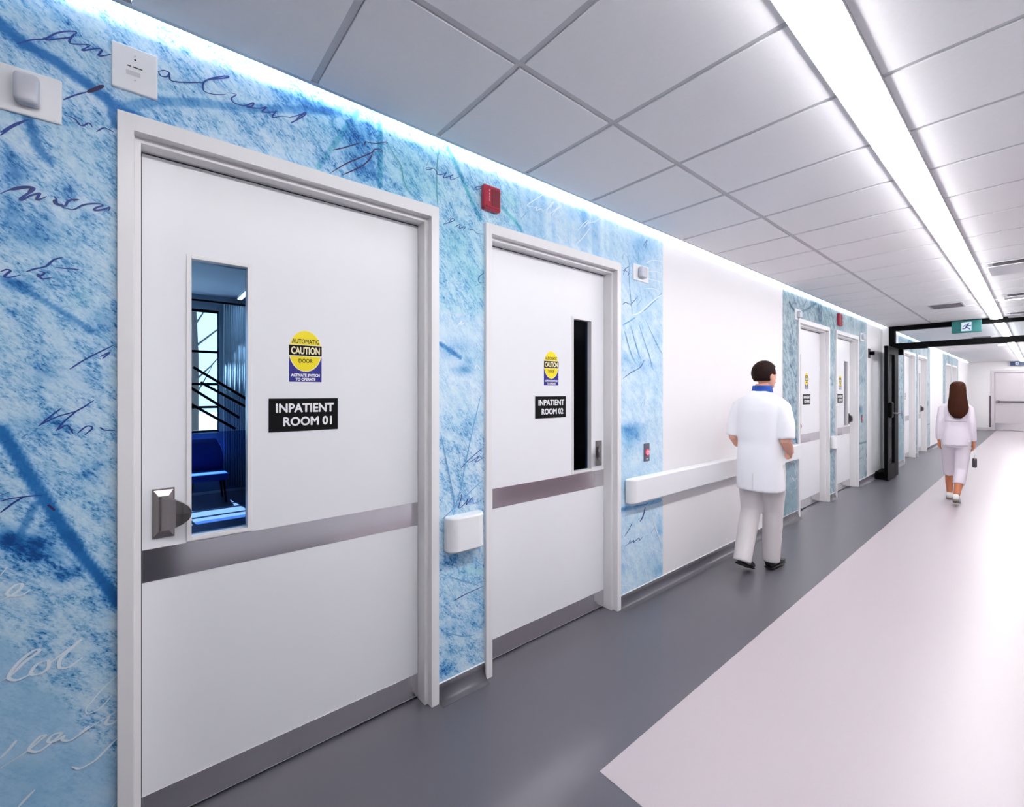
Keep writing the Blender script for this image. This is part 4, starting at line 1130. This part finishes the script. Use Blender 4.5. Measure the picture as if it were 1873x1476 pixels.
def exit_sign(x0, x1, y, z0, z1, body_rgb, fig_rgb, px, label, hang):
    t = tag(empty('exit_sign', (x0, y, z0)), label, 'sign', 'running figure exit signs')
    w, h = x1 - x0, z1 - z0
    body = mat('sign_body_%d' % body_rgb[2], body_rgb, 0.4)
    boxobj('sign_body', body, (0, w, 0, 0.05, 0, h), t, bev=0.004)
    boxobj('bracket', BLACK, hang, t)
    s = h * 0.80
    pan = boxobj('lit_square', emis('sign_lit', (226, 240, 255), 0.95), (px, px + h * 0.60, -0.003, 0.002, h * 0.13, h * 0.87), t)
    running_figure(pan, mat('sign_figure_%d' % fig_rgb[2], fig_rgb, 0.4), px + h * 0.02, h * 0.20, h * 0.58, -0.0055)
    return t
exit_sign(0.918, 1.262, 10.33, 2.478, 2.672, (8, 92, 92), (14, 46, 120), 0.115, 'teal green exit sign with running figure on the black partition', (0.12, 0.22, 0.05, 0.11, 0.06, 0.16))
exit_sign(1.115, 1.455, 25.55, 2.525, 2.675, (10, 44, 100), (20, 60, 120), 0.13, 'distant blue exit sign above the end door', (0.12, 0.22, 0.05, 0.15, 0.04, 0.11))

# ------------------------------------------------------------------ end door with exit bar
d = struct(empty('door_9', (0.64, Y_END, 0)))
d['label'] = 'grey white exit door with push bar in the end wall'
EL = mat('end_door_paint', (206, 200, 206), 0.4, var=0.02)
boxobj('frame', EL, [(-0.03, 0.06, -0.03, 0.06, 0, 2.36), (1.10, 1.19, -0.03, 0.06, 0, 2.36), (0.06, 1.10, -0.03, 0.06, 2.27, 2.36)], d, bev=0.003)
lf = boxobj('leaf', EL, (0.064, 1.096, 0.01, 0.06, 0.012, 2.266), d)
boxobj('kick_plate', STEEL, (0.08, 1.08, 0.007, 0.01, 0.03, 0.29), lf)
pb = empty('push_bar', (0.064, 0.0, 1.13), d)
bm = bmesh.new()
tube(bm, [(0.09, -0.06, 0), (0.95, -0.06, 0)], 0.022, 10)
done(bm, 'bar', BLACK, pb, smooth=True)
for xx in (0.09, 0.93):
    bm = bmesh.new()
    tube(bm, [(xx, 0.012, 0), (xx, -0.05, 0), (xx, -0.075, 0)], [0.05, 0.055, 0.03], 16)
    done(bm, 'end_bracket', HANDLE, pb)
t = tag(empty('corner_guard', (0.555, Y_END - 0.012, 0.12)), 'narrow dark guard strip on the end wall left of the exit door', 'guard')
boxobj('strip', mat('guard_mauve', (104, 92, 104), 0.5), (0, 0.05, 0, 0.012, 0, 1.24), t, bev=0.003)

# ------------------------------------------------------------------ guessed doors on the right-hand wall (out of frame, added for the steel plate reflections)
MAUVE = mat('mauve_door_laminate', (132, 118, 126), 0.4, var=0.04)
SLATE = mat('slate_door_laminate', (86, 84, 90), 0.4, var=0.04)
for n_, ya, yb, m_, lab in ((10, -0.92, 0.27, SLATE, 'slate grey door on the right wall behind the camera side'), (11, 3.25, 5.35, MAUVE, 'mauve double door on the right wall opposite room 02')):
    d = struct(empty('door_%d' % n_, (X_RIGHT, ya, 0)))
    d['label'] = lab
    W_ = yb - ya
    boxobj('frame', FRAME, [(-0.02, 0.0, 0, 0.05, 0, 2.39), (-0.02, 0.0, W_ - 0.05, W_, 0, 2.39), (-0.02, 0.0, 0.05, W_ - 0.05, 2.335, 2.39)], d, bev=0.002)
    k = 1 if W_ < 1.5 else 2
    for q in range(k):
        a, b = 0.053 + q * (W_ - 0.106) / k, 0.053 + (q + 1) * (W_ - 0.106) / k - 0.003
        lf = boxobj('leaf', m_, (-0.012, 0.0, a, b, 0.01, 2.33), d)
        hy_ = b - 0.08 if q == 0 else a + 0.08
        bm = bmesh.new()
        tube(bm, [(-0.012, hy_, 0.95), (-0.055, hy_, 0.95), (-0.055, hy_, 1.20), (-0.012, hy_, 1.20)], 0.011, 10)
        done(bm, 'handle', HANDLE, lf, smooth=True)

# ------------------------------------------------------------------ rooms behind the doors
RW = mat('room_wall_paint', (168, 176, 186), 0.6, var=0.03)
RF = mat('room_floor_vinyl', (66, 76, 100), 0.3, var=0.05)
RC = mat('room_ceiling', (168, 176, 188), 0.8)
struct(boxobj('floor_room', RF, (-6.0, -0.14, -2.4, 1.23, -0.10, 0.0)))
struct(boxobj('ceiling_room', RC, (-6.0, -0.14, -2.4, 1.23, 2.92, 2.97)))
struct(boxobj('wall_room_left', RW, (-6.0, -0.14, -2.5, -2.4, -0.1, Z_SLAB)))
struct(boxobj('wall_room_right', RW, (-6.0, -0.14, 1.23, 1.30, -0.1, Z_SLAB)))
WY0, WY1, WZ0, WZ1 = -2.0, 0.86, 0.90, 2.72
struct(boxobj('wall_room_far', RW, [(-6.18, -6.0, -2.5, WY0, -0.1, Z_SLAB), (-6.18, -6.0, WY1, 1.30, -0.1, Z_SLAB), (-6.18, -6.0, WY0, WY1, -0.1, WZ0), (-6.18, -6.0, WY0, WY1, WZ1, Z_SLAB)]))
w = struct(empty('window_1', (-6.06, 0, 0)))
w['label'] = 'bright outside window seen through the nearest door'
for a in np.linspace(WY0, WY1, 4):
    boxobj('mullion', BLACK, (-0.03, 0.03, a - 0.014, a + 0.014, WZ0, WZ1), w)
for zz in (WZ0 + 0.02, 1.28, 1.62, 2.10, WZ1 - 0.02):
    boxobj('transom', BLACK, (-0.025, 0.025, WY0, WY1, zz - 0.018, zz + 0.018), w)
boxobj('pane', CLEAR, (-0.004, 0.004, WY0, WY1, WZ0, WZ1), w)
# second room and the space behind the other doors: unlit
DW = mat('dim_room_wall', (92, 96, 112), 0.7)
struct(boxobj('floor_dim_rooms', RF, (-3.2, -0.14, 1.30, Y_END, -0.10, 0.0)))
struct(boxobj('wall_dim_rooms', DW, (-3.3, -3.2, 1.30, Y_END, -0.1, Z_SLAB)))
struct(boxobj('wall_dim_end', DW, (-3.3, -0.14, Y_END, Y_END + 0.12, -0.1, Z_SLAB)))
struct(boxobj('wall_dim_divider', DW, (-3.2, -0.14, 4.3, 4.4, 0, Z_SLAB)))

# curtain, stair rail, chair and lamp in the first room
t = tag(empty('sheer_curtain', (-5.86, 0.90, 0.10)), 'pale blue pleated curtain seen through the nearest door window', 'curtain')
CUR = mat('curtain_cloth', (206, 220, 226), 0.8, var=0.05)
bm = bmesh.new()
n = 60
va = [[bm.verts.new((0.025 * math.sin(k * 1.15) + dx, 0.33 * k / n, zz)) for k in range(n + 1)] for zz in (0.0, 2.70) for dx in (0.0, 0.006)]
for i, j in ((0, 2), (3, 1), (1, 0), (2, 3)):
    for k in range(n):
        bm.faces.new((va[i][k], va[i][k + 1], va[j][k + 1], va[j][k]))
done(bm, 'cloth', CUR, t, smooth=True)
bm = bmesh.new()
tube(bm, [(0, -0.9, 2.72), (0, 0.33, 2.72)], 0.014, 8)
done(bm, 'rod', BLACK, t)

t = tag(empty('stair_railing', (-4.6, 0.42, 0.0)), 'dark sloping railing bars seen through the nearest door window', 'railing')
zt = lambda y_, z_: (0.0, y_, z_)
for (ya, za, yb, zb) in ((0.03, 1.80, 0.66, 1.36), (0.10, 1.62, 0.66, 1.26), (0.00, 1.56, 0.50, 1.18), (-0.02, 1.38, 0.46, 1.04)):
    bm = bmesh.new()
    tube(bm, [zt(ya, za), zt(yb, zb)], 0.016, 8)
    done(bm, 'rail_bar', BLACK, t, smooth=True)
for yy, zt_ in ((0.62, 1.44), (-0.02, 1.84)):
    boxobj('post', BLACK, (-0.015, 0.015, yy - 0.015, yy + 0.015, 0, zt_), t)
boxobj('glass_panel', TINT, (-0.006, 0.0, 0.0, 0.62, 0.30, 1.02), t)

t = tag(empty('lounge_chair', (-5.45, 0.66, 0)), 'blue upholstered lounge chair seen through the nearest door window', 'chair')
CH = mat('chair_blue_cloth', (44, 70, 150), 0.7, var=0.1)
bm = bmesh.new()
box(bm, -0.26, 0.26, -0.27, 0.27, 0.36, 0.48, bev=0.04, seg=3)
done(bm, 'seat', CH, t, smooth=True)
bm = bmesh.new()
tube(bm, [(-0.24, 0, 0.46), (-0.28, 0, 0.66), (-0.33, 0, 0.86), (-0.37, 0, 0.98)], [(0.05, 0.25), (0.055, 0.26), (0.05, 0.23), (0.02, 0.16)], 16)
done(bm, 'backrest', CH, t, smooth=True)
for sx, sy in ((-1, -1), (1, -1), (1, 1), (-1, 1)):
    bm = bmesh.new()
    tube(bm, [(sx * 0.2, sy * 0.2, 0.38), (sx * 0.24, sy * 0.24, 0)], [0.018, 0.012], 8)
    done(bm, 'leg', BLACK, t)
t.scale = (0.85, 0.85, 0.85)

t = tag(empty('room_strip_lamp', (-5.75, 1.06, 2.86)), 'small linear lamp on the ceiling of the nearest room', 'light')
boxobj('lamp_body', PLASTIC, (0, 0.8, 0, 0.06, 0.02, 0.06), t)
boxobj('lamp_lens', emis('room_lamp', (235, 245, 255), 14.0), (0.01, 0.79, 0.005, 0.055, 0.012, 0.02), t)

# trees outside the window
BARK = mat('tree_bark', (70, 62, 58), 0.9, var=0.2)
rnd = random.Random(7)
for i, (tx, ty, hh, lab) in enumerate(((-11.0, 0.9, 6.0, 'bare tree outside the room window, nearest the glass'), (-14.5, 4.2, 7.0, 'bare tree outside the room window, behind the curtain side'), (-13.0, -2.6, 6.5, 'bare tree outside the room window, left one'))):
    t = tag(empty('bare_tree', (tx, ty, -0.1)), lab, 'tree', 'bare trees outside')
    bm = bmesh.new()
    tube(bm, [(0, 0, 0), (0.05, 0.03, hh * 0.4), (0.0, -0.05, hh)], [0.10, 0.07, 0.02], 8)
    done(bm, 'trunk', BARK, t)
    for k in range(14):
        z0 = hh * (0.2 + 0.75 * rnd.random())
        a = rnd.random() * 6.28
        ll = 0.6 + 1.0 * rnd.random()
        bm = bmesh.new()
        tube(bm, [(0, 0, z0), (0.5 * ll * math.cos(a), 0.5 * ll * math.sin(a), z0 + 0.4 * ll), (ll * math.cos(a), ll * math.sin(a), z0 + 0.9 * ll)], [0.03, 0.018, 0.006], 6)
        done(bm, 'branch', BARK, t)
struct(boxobj('ground_outside', mat('outside_ground', (150, 146, 132), 0.9, var=0.1), (-40, -6.3, -20, 30, -0.2, -0.1)))

# ------------------------------------------------------------------ people
def remeshed(bm, name, voxel, m, parent=None, smooth_iter=6, smooth_f=0.5):
    bmesh.ops.recalc_face_normals(bm, faces=bm.faces)
    me = bpy.data.meshes.new('tmp')
    bm.to_mesh(me)
    bm.free()
    ob = bpy.data.objects.new('tmp', me)
    COL.objects.link(ob)
    r = ob.modifiers.new('r', 'REMESH')
    r.mode = 'VOXEL'
    r.voxel_size = voxel
    if smooth_iter:
        s = ob.modifiers.new('s', 'SMOOTH')
        s.factor = smooth_f
        s.iterations = smooth_iter
    dg = bpy.context.evaluated_depsgraph_get()
    dg.update()
    out = bpy.data.meshes.new_from_object(ob.evaluated_get(dg))
    out.name = name
    bpy.data.objects.remove(ob)
    bpy.data.meshes.remove(me)
    out.polygons.foreach_set('use_smooth', [True] * len(out.polygons))
    out.update()
    return link(name, out, m, parent)

def hand(bm, wrist, d, n, s, curl=0.5):
    """palm, four bent fingers of different length and a thumb leaving the side of the palm"""
    wrist, d, n, s = Vector(wrist), Vector(d).normalized(), Vector(n).normalized(), Vector(s).normalized()
    M = Matrix((s, n, d)).transposed()
    ball(bm, wrist + d * 0.048, (0.038, 0.016, 0.056), 16, M)
    ball(bm, wrist + d * 0.012, (0.027, 0.019, 0.03), 12, M)
    for off, L in ((0.027, 0.070), (0.0095, 0.079), (-0.0085, 0.074), (-0.026, 0.058)):
        p = wrist + d * 0.080 + s * off
        pts = [p - d * 0.02, p]
        a = 0.0
        for fr, k in ((0.45, 0.8), (0.32, 1.6), (0.23, 2.3)):
            a = curl * k
            p = p + (d * math.cos(a) + n * math.sin(a)) * L * fr
            pts.append(p)
        tube(bm, pts, [0.0092, 0.0092, 0.0086, 0.0078, 0.006], 10)
    p = wrist + d * 0.026 + s * 0.026
    q = p + (s * 0.55 + d * 0.75 + n * 0.25).normalized() * 0.036
    r_ = q + (s * 0.15 + d * 0.9 + n * 0.45).normalized() * 0.030
    tube(bm, [p - s * 0.012, p, q, r_], [0.013, 0.013, 0.011, 0.008], 10)

def head(bm, c, k, turn):
    c = Vector(c)
    Rz = Matrix.Rotation(turn, 3, 'Z')
    f = lambda x, y, z: c + Rz @ Vector((x, y, z)) * k
    ball(bm, f(0, -0.008, 0.022), (0.076 * k, 0.094 * k, 0.092 * k), 24, Rz)      # cranium
    ball(bm, f(0, 0.022, -0.038), (0.058 * k, 0.066 * k, 0.074 * k), 20, Rz)       # face and jaw
    ball(bm, f(0, 0.062, -0.088), (0.026 * k, 0.022 * k, 0.020 * k), 12, Rz)       # chin
    tube(bm, [f(0, 0.080, 0.010), f(0, 0.098, -0.020), f(0, 0.096, -0.032)], [0.008 * k, 0.012 * k, 0.011 * k], 8)   # nose
    for s in (-1, 1):
        ball(bm, f(s * 0.077, -0.004, -0.012), (0.012 * k, 0.020 * k, 0.032 * k), 10, Rz)   # ears
        ball(bm, f(s * 0.034, 0.072, 0.016), (0.020 * k, 0.010 * k, 0.007 * k), 8, Rz)      # brows
    ball(bm, f(0, 0.078, -0.058), (0.022 * k, 0.010 * k, 0.009 * k), 10, Rz)       # lips
    return f

def shoe(name, ankle, toe, m, sole_m, parent, w=0.045):
    """shoe from heel to toe following the foot direction"""
    A, T = Vector(ankle), Vector(toe)
    dirv = (T - Vector((A.x, A.y, A.z - 0.05))).normalized()
    heel = Vector((A.x, A.y, A.z - 0.05)) - dirv * 0.055
    up = Vector((0, 0, 1))
    up = (up - dirv * up.dot(dirv)).normalized()
    side = dirv.cross(up)
    def build(levels):
        bm = bmesh.new()
        rings = []
        for t, ww, hb, ht in levels:
            p = heel + (T - heel) * t
            ring = []
            for q in range(12):
                a = 2 * math.pi * q / 12
                ca, sa = math.cos(a), math.sin(a)
                ring.append(bm.verts.new(p + side * (ww * math.copysign(abs(ca) ** 0.7, ca)) + up * ((hb + ht) / 2 + (ht - hb) / 2 * math.copysign(abs(sa) ** 0.7, sa))))
            rings.append(ring)
        for a, b in zip(rings[:-1], rings[1:]):
            for q in range(12):
                bm.faces.new((a[q], a[(q + 1) % 12], b[(q + 1) % 12], b[q]))
        bm.faces.new(rings[0][::-1])
        bm.faces.new(rings[-1])
        return bm
    o = done(build([(0.0, w * 0.55, 0.0, 0.05), (0.06, w * 0.8, -0.005, 0.075), (0.25, w * 0.86, -0.005, 0.085), (0.45, w * 0.9, -0.005, 0.065), (0.7, w * 1.05, -0.005, 0.045), (0.9, w * 0.95, -0.003, 0.035), (1.0, w * 0.5, 0.0, 0.02)]), name, m, parent, smooth=True)
    done(build([(-0.01, w * 0.6, -0.018, -0.002), (0.06, w * 0.86, -0.022, -0.002), (0.3, w * 0.88, -0.022, -0.002), (0.7, w * 1.1, -0.018, -0.002), (0.9, w * 1.0, -0.016, -0.002), (1.01, w * 0.55, -0.012, 0.0)]), 'sole', sole_m, o)
    return o

def hair_cap(c, k, turn, m, parent, cut=0.04):
    """short hair: shell over the cranium, pulled inside the head over the face"""
    c = Vector(c)
    Rz = Matrix.Rotation(turn, 3, 'Z')
    bm = bmesh.new()
    bmesh.ops.create_uvsphere(bm, u_segments=40, v_segments=26, radius=1.0)
    rnd_ = random.Random(3)
    for v in bm.verts:
        p = Vector((v.co.x * 0.084, v.co.y * 0.103 - 0.010, v.co.z * 0.104 + 0.022))
        face = (p.y > cut and p.z < 0.062) or p.z < -0.052
        side = p.y > -0.01 and p.z < 0.0
        if face or side:
            p = Vector((p.x * 0.80, p.y * 0.80, p.z * 0.80 + 0.004))
        else:
            p *= 1.0 + 0.02 * (rnd_.random() - 0.3)
        v.co = c + Rz @ (p * k)
    return done(bm, 'hair', m, parent, smooth=True)

def face_parts(f, k, skin_dark, parent):
    for s in (-1, 1):
        bm = bmesh.new()
        ball(bm, f(s * 0.033, 0.077, 0.002), 0.0105 * k, 12)
        e = done(bm, 'eye', SIGNWHITE, parent, smooth=True)
        bm = bmesh.new()
        ball(bm, f(s * 0.033, 0.0835, 0.002), 0.0052 * k, 10)
        done(bm, 'iris', DARK, e, smooth=True)
    bm = bmesh.new()
    tube(bm, [f(-0.024, 0.083, -0.057), f(0, 0.090, -0.059), f(0.024, 0.083, -0.057)], [0.003, 0.0055, 0.003], 8)
    done(bm, 'mouth', skin_dark, parent, smooth=True)

SKIN_M = mat('skin_light', (222, 168, 146), 0.5, var=0.05)
SKIN_W = mat('skin_tan', (184, 112, 78), 0.5, var=0.06)
LIP = mat('lips', (168, 92, 88), 0.5)
HAIR_M = mat('hair_dark_brown', (34, 20, 17), 0.8, spec=0.15, var=0.3, vscale=80, stretch=(1, 1, 0.2))
HAIR_W = mat('hair_auburn_brown', (52, 22, 9), 0.75, spec=0.15, var=0.45, vscale=60, stretch=(1, 1, 0.12))
COAT = mat('white_coat_cotton', (246, 247, 252), 0.7, var=0.012, bump=0.06, bscale=500)
TROUS = mat('off_white_trousers', (226, 221, 222), 0.75, var=0.03)
LILAC = mat('lilac_white_cloth', (232, 224, 234), 0.7, var=0.025)
LILAC2 = mat('lilac_trousers', (230, 221, 231), 0.7, var=0.03)
BSHOE = mat('black_shoe_leather', (20, 20, 24), 0.35, var=0.1)
WSHOE = mat('white_shoe', (240, 238, 236), 0.5, var=0.02)
SCRUB = mat('blue_scrub', (44, 96, 196), 0.7, var=0.05)

# ---- the man in the white coat
MAN = tag(empty('person', (0.365, 3.97, 0)), 'person in short sleeved white coat and off white trousers walking away by the wall', 'person')
hc, turn = (0.025, 0.03, 1.640), R(-28)
bm = bmesh.new()
legL = [(-0.09, 0.0, 0.93), (-0.088, 0.03, 0.72), (-0.082, 0.02, 0.50), (-0.076, -0.08, 0.32), (-0.070, -0.175, 0.135)]
legR = [(0.085, 0.0, 0.93), (0.074, 0.06, 0.72), (0.058, 0.11, 0.51), (0.044, 0.13, 0.30), (0.035, 0.13, 0.10)]
for lg in (legL, legR):
    tube(bm, lg, [0.085, 0.080, 0.056, 0.055, 0.036], 16)
tube(bm, [(-0.070, -0.175, 0.12), (-0.07, -0.12, 0.06), (-0.068, -0.055, 0.035)], [0.026, 0.022, 0.018], 10)
tube(bm, [(0.035, 0.13, 0.07), (0.037, 0.21, 0.06), (0.038, 0.28, 0.045)], [0.030, 0.024, 0.018], 10)
loft(bm, [(0, 0, 0.84, 0.14, 0.10), (0, 0, 0.95, 0.165, 0.115), (0, 0.005, 1.08, 0.145, 0.10), (0, 0.01, 1.25, 0.150, 0.105), (0, 0.01, 1.36, 0.150, 0.10), (0, 0.005, 1.42, 0.115, 0.080), (0.005, 0.005, 1.49, 0.07, 0.06), (0.012, 0.012, 1.57, 0.052, 0.055)])
for s in (-1, 1):
    tube(bm, [(s * 0.13, 0.005, 1.385), (s * 0.168, -0.005, 1.34), (s * 0.196, -0.03, 1.22), (s * 0.202, -0.035, 1.115), (s * 0.195, 0.03, 1.06), (s * 0.170, 0.16, 1.00)], [0.036, 0.042, 0.044, 0.042, 0.040, 0.029], 14)
    hand(bm, (s * 0.167, 0.17, 0.997), (-s * 0.25, 0.9, -0.30), (-s * 0.9, -0.2, -0.2), (-s * 0.15, 0.25, 0.9), 0.55)
f = head(bm, hc, 1.0, turn)
body = remeshed(bm, 'body', 0.0058, SKIN_M, MAN, 4, 0.4)
face_parts(f, 1.0, LIP, MAN)
hair_cap(hc, 1.0, turn, HAIR_M, MAN)
bm = bmesh.new()
loft(bm, [(0, -0.005, 0.690, 0.176, 0.150), (0, -0.003, 0.80, 0.176, 0.146), (0, 0, 0.95, 0.178, 0.142), (0, 0.002, 1.08, 0.170, 0.132), (0, 0.006, 1.22, 0.178, 0.134), (0, 0.006, 1.34, 0.184, 0.130), (0, 0.004, 1.41, 0.176, 0.118), (0, 0.002, 1.455, 0.150, 0.100), (0.004, 0.002, 1.49, 0.088, 0.080), (0.006, 0.002, 1.515, 0.070, 0.070)], 32, 2.4)
for s in (-1, 1):
    tube(bm, [(s * 0.12, 0.004, 1.42), (s * 0.165, -0.002, 1.375), (s * 0.198, -0.02, 1.26), (s * 0.208, -0.032, 1.125)], [0.056, 0.066, 0.062, 0.062], 18)
coat = remeshed(bm, 'coat', 0.010, COAT, MAN, 5, 0.5)
boxobj('back_vent', TROUS, (-0.002, 0.002, -0.1555, -0.140, 0.705, 0.84), coat)
bm = bmesh.new()
for lg in (legL, legR):
    P_ = [Vector(p) for p in lg]
    P_[-1] = P_[-1] + (P_[-1] - P_[-2]).normalized() * 0.035
    tube(bm, P_, [0.098, 0.096, 0.078, 0.074, 0.068], 18)
loft(bm, [(0, 0, 0.82, 0.13, 0.11), (0, 0, 0.92, 0.172, 0.125), (0, 0, 1.0, 0.165, 0.12)], 24)
remeshed(bm, 'trousers', 0.010, TROUS, MAN, 5, 0.5)
shoe('shoe', (-0.070, -0.185, 0.145), (-0.066, -0.02, 0.024), BSHOE, DARK, MAN)
shoe('shoe', (0.035, 0.13, 0.080), (0.040, 0.35, 0.028), BSHOE, DARK, MAN)
bm = bmesh.new()
n = 28
ra, rb = [], []
for q in range(n):
    a = 2 * math.pi * q / n
    for lst, rr_, zz in ((ra, 0.080, 1.498), (rb, 0.069, 1.556)):
        lst.append(bm.verts.new((0.010 + rr_ * 1.02 * math.cos(a), 0.010 + rr_ * math.sin(a), zz - (0.020 if math.sin(a) > 0.5 else 0.0))))
for q in range(n):
    bm.faces.new((ra[q], ra[(q + 1) % n], rb[(q + 1) % n], rb[q]))
bmesh.ops.solidify(bm, geom=list(bm.faces), thickness=0.006)
done(bm, 'collar', SCRUB, MAN, smooth=True)

# ---- the woman in lilac white
WOM = tag(empty('person', (1.135, 8.42, 0)), 'person with long brown hair in lilac white jacket and cropped trousers walking away', 'person')
hc = (0.02, 0.02, 1.530)
bm = bmesh.new()
legR = [(0.072, 0.0, 0.86), (0.064, 0.01, 0.66), (0.052, -0.02, 0.46), (0.038, -0.11, 0.29), (0.022, -0.205, 0.115)]
legL = [(-0.072, 0.0, 0.86), (-0.076, 0.09, 0.66), (-0.080, 0.17, 0.46), (-0.083, 0.24, 0.27), (-0.086, 0.28, 0.085)]
for lg in (legL, legR):
    tube(bm, lg, [0.070, 0.064, 0.046, 0.044, 0.029], 16)
tube(bm, [(0.022, -0.205, 0.10), (0.02, -0.15, 0.055), (0.018, -0.09, 0.032)], [0.024, 0.020, 0.016], 10)
tube(bm, [(-0.086, 0.27, 0.06), (-0.088, 0.34, 0.05), (-0.090, 0.41, 0.04)], [0.026, 0.022, 0.016], 10)
loft(bm, [(0, 0, 0.79, 0.11, 0.09), (0, 0, 0.90, 0.122, 0.095), (0, 0.004, 1.03, 0.098, 0.080), (0, 0.008, 1.15, 0.106, 0.088), (0, 0.008, 1.27, 0.114, 0.088), (0, 0.004, 1.33, 0.096, 0.070), (0.006, 0.004, 1.38, 0.055, 0.05), (0.012, 0.010, 1.46, 0.043, 0.046)])
for s in (-1, 1):
    tube(bm, [(s * 0.10, 0.004, 1.315), (s * 0.132, -0.004, 1.26), (s * 0.152, -0.03, 1.07), (s * 0.160, 0.0, 0.95), (s * 0.165, 0.03, 0.845)], [0.034, 0.036, 0.030, 0.027, 0.021], 12)
    hand(bm, (s * 0.165, 0.032, 0.840), (0.0, 0.12, -1), (-s * 0.95, 0.1, 0), (0, 1, 0.1), 0.55)
f = head(bm, hc, 0.93, R(0))
remeshed(bm, 'body', 0.0056, SKIN_W, WOM, 4, 0.4)
face_parts(f, 0.93, LIP, WOM)
bm = bmesh.new()
loft(bm, [(0.02, 0.0, 1.648, 0.022, 0.024), (0.02, -0.002, 1.637, 0.052, 0.056), (0.02, -0.006, 1.605, 0.074, 0.078), (0.02, -0.022, 1.555, 0.081, 0.074), (0.022, -0.045, 1.50, 0.082, 0.058), (0.024, -0.062, 1.44, 0.086, 0.050), (0.026, -0.085, 1.37, 0.096, 0.046), (0.030, -0.098, 1.30, 0.101, 0.040), (0.030, -0.106, 1.24, 0.092, 0.036), (0.030, -0.108, 1.19, 0.068, 0.030), (0.030, -0.108, 1.155, 0.034, 0.022)], 40)
rnd_ = random.Random(11)
lock = [rnd_.uniform(-0.004, 0.004) for _ in range(40)]
for i, v in enumerate(bm.verts):
    j = i % 40
    d_ = Vector((v.co.x - 0.024, v.co.y + 0.06, 0)).normalized()
    v.co += d_ * lock[j] * (1.0 if v.co.z < 1.6 else 0.3)
done(bm, 'hair', HAIR_W, WOM, smooth=True)
bm = bmesh.new()
loft(bm, [(0, -0.002, 0.785, 0.136, 0.118), (0, 0, 0.86, 0.134, 0.114), (0, 0, 0.95, 0.124, 0.104), (0, 0.003, 1.05, 0.112, 0.094), (0, 0.006, 1.15, 0.118, 0.100), (0, 0.006, 1.25, 0.128, 0.102), (0, 0.004, 1.31, 0.124, 0.092), (0, 0.002, 1.345, 0.100, 0.078), (0.004, 0.002, 1.375, 0.070, 0.064), (0.006, 0.002, 1.395, 0.058, 0.056)], 32, 2.2)
for s in (-1, 1):
    tube(bm, [(s * 0.09, 0.004, 1.318), (s * 0.130, -0.002, 1.278), (s * 0.152, -0.026, 1.10), (s * 0.160, -0.010, 0.97), (s * 0.165, 0.022, 0.855)], [0.044, 0.046, 0.041, 0.038, 0.034], 16)
jk = remeshed(bm, 'jacket', 0.009, LILAC, WOM, 4, 0.5)
bm = bmesh.new()
loft(bm, [(0, 0.004, 1.108, 0.116, 0.098), (0, 0.004, 1.114, 0.120, 0.102), (0, 0.004, 1.120, 0.119, 0.101)], 32, 2.2)
done(bm, 'waist_seam', mat('seam_shade', (206, 196, 210), 0.7), jk, smooth=True)
bm = bmesh.new()
for lg, hem in ((legL, 0.36), (legR, 0.28)):
    P_ = [Vector(p) for p in lg]
    pts = [P_[0], P_[1], P_[2]]
    a, b = P_[2], P_[3]
    t_ = (a.z - hem) / (a.z - b.z)
    if t_ <= 1:
        pts.append(a + (b - a) * t_)
    else:
        pts += [b, b + (P_[4] - b) * ((b.z - hem) / (b.z - P_[4].z))]
    tube(bm, pts, [0.078, 0.074, 0.064] + [0.060] * (len(pts) - 3), 18)
loft(bm, [(0, 0, 0.76, 0.11, 0.10), (0, 0, 0.86, 0.130, 0.108), (0, 0, 0.93, 0.122, 0.100)], 24)
remeshed(bm, 'trousers', 0.009, LILAC2, WOM, 4, 0.5)
shoe('shoe', (0.022, -0.215, 0.130), (0.016, -0.055, 0.024), WSHOE, mat('sole_grey', (120, 112, 104), 0.6), WOM, 0.038)
shoe('shoe', (-0.086, 0.28, 0.075), (-0.090, 0.47, 0.026), WSHOE, mat('sole_grey', (120, 112, 104), 0.6), WOM, 0.038)

# small pouch hanging from her right hand
t = tag(empty('wrist_pouch', (1.308, 8.462, 0.500)), 'small dark pouch on a white strap hanging from the walking person right hand', 'pouch')
bm = bmesh.new()
box(bm, -0.022, 0.022, -0.032, 0.032, 0.0, 0.125, bev=0.014, seg=3)
done(bm, 'pouch_body', mat('pouch_dark', (56, 50, 60), 0.5, var=0.1), t, smooth=True)
bm = bmesh.new()
tube(bm, [(0, -0.022, 0.120), (0, -0.018, 0.19), (0, -0.006, 0.235), (0, 0.008, 0.235), (0, 0.02, 0.19), (0, 0.022, 0.120)], 0.006, 8)
done(bm, 'strap', SIGNWHITE, t, smooth=True)
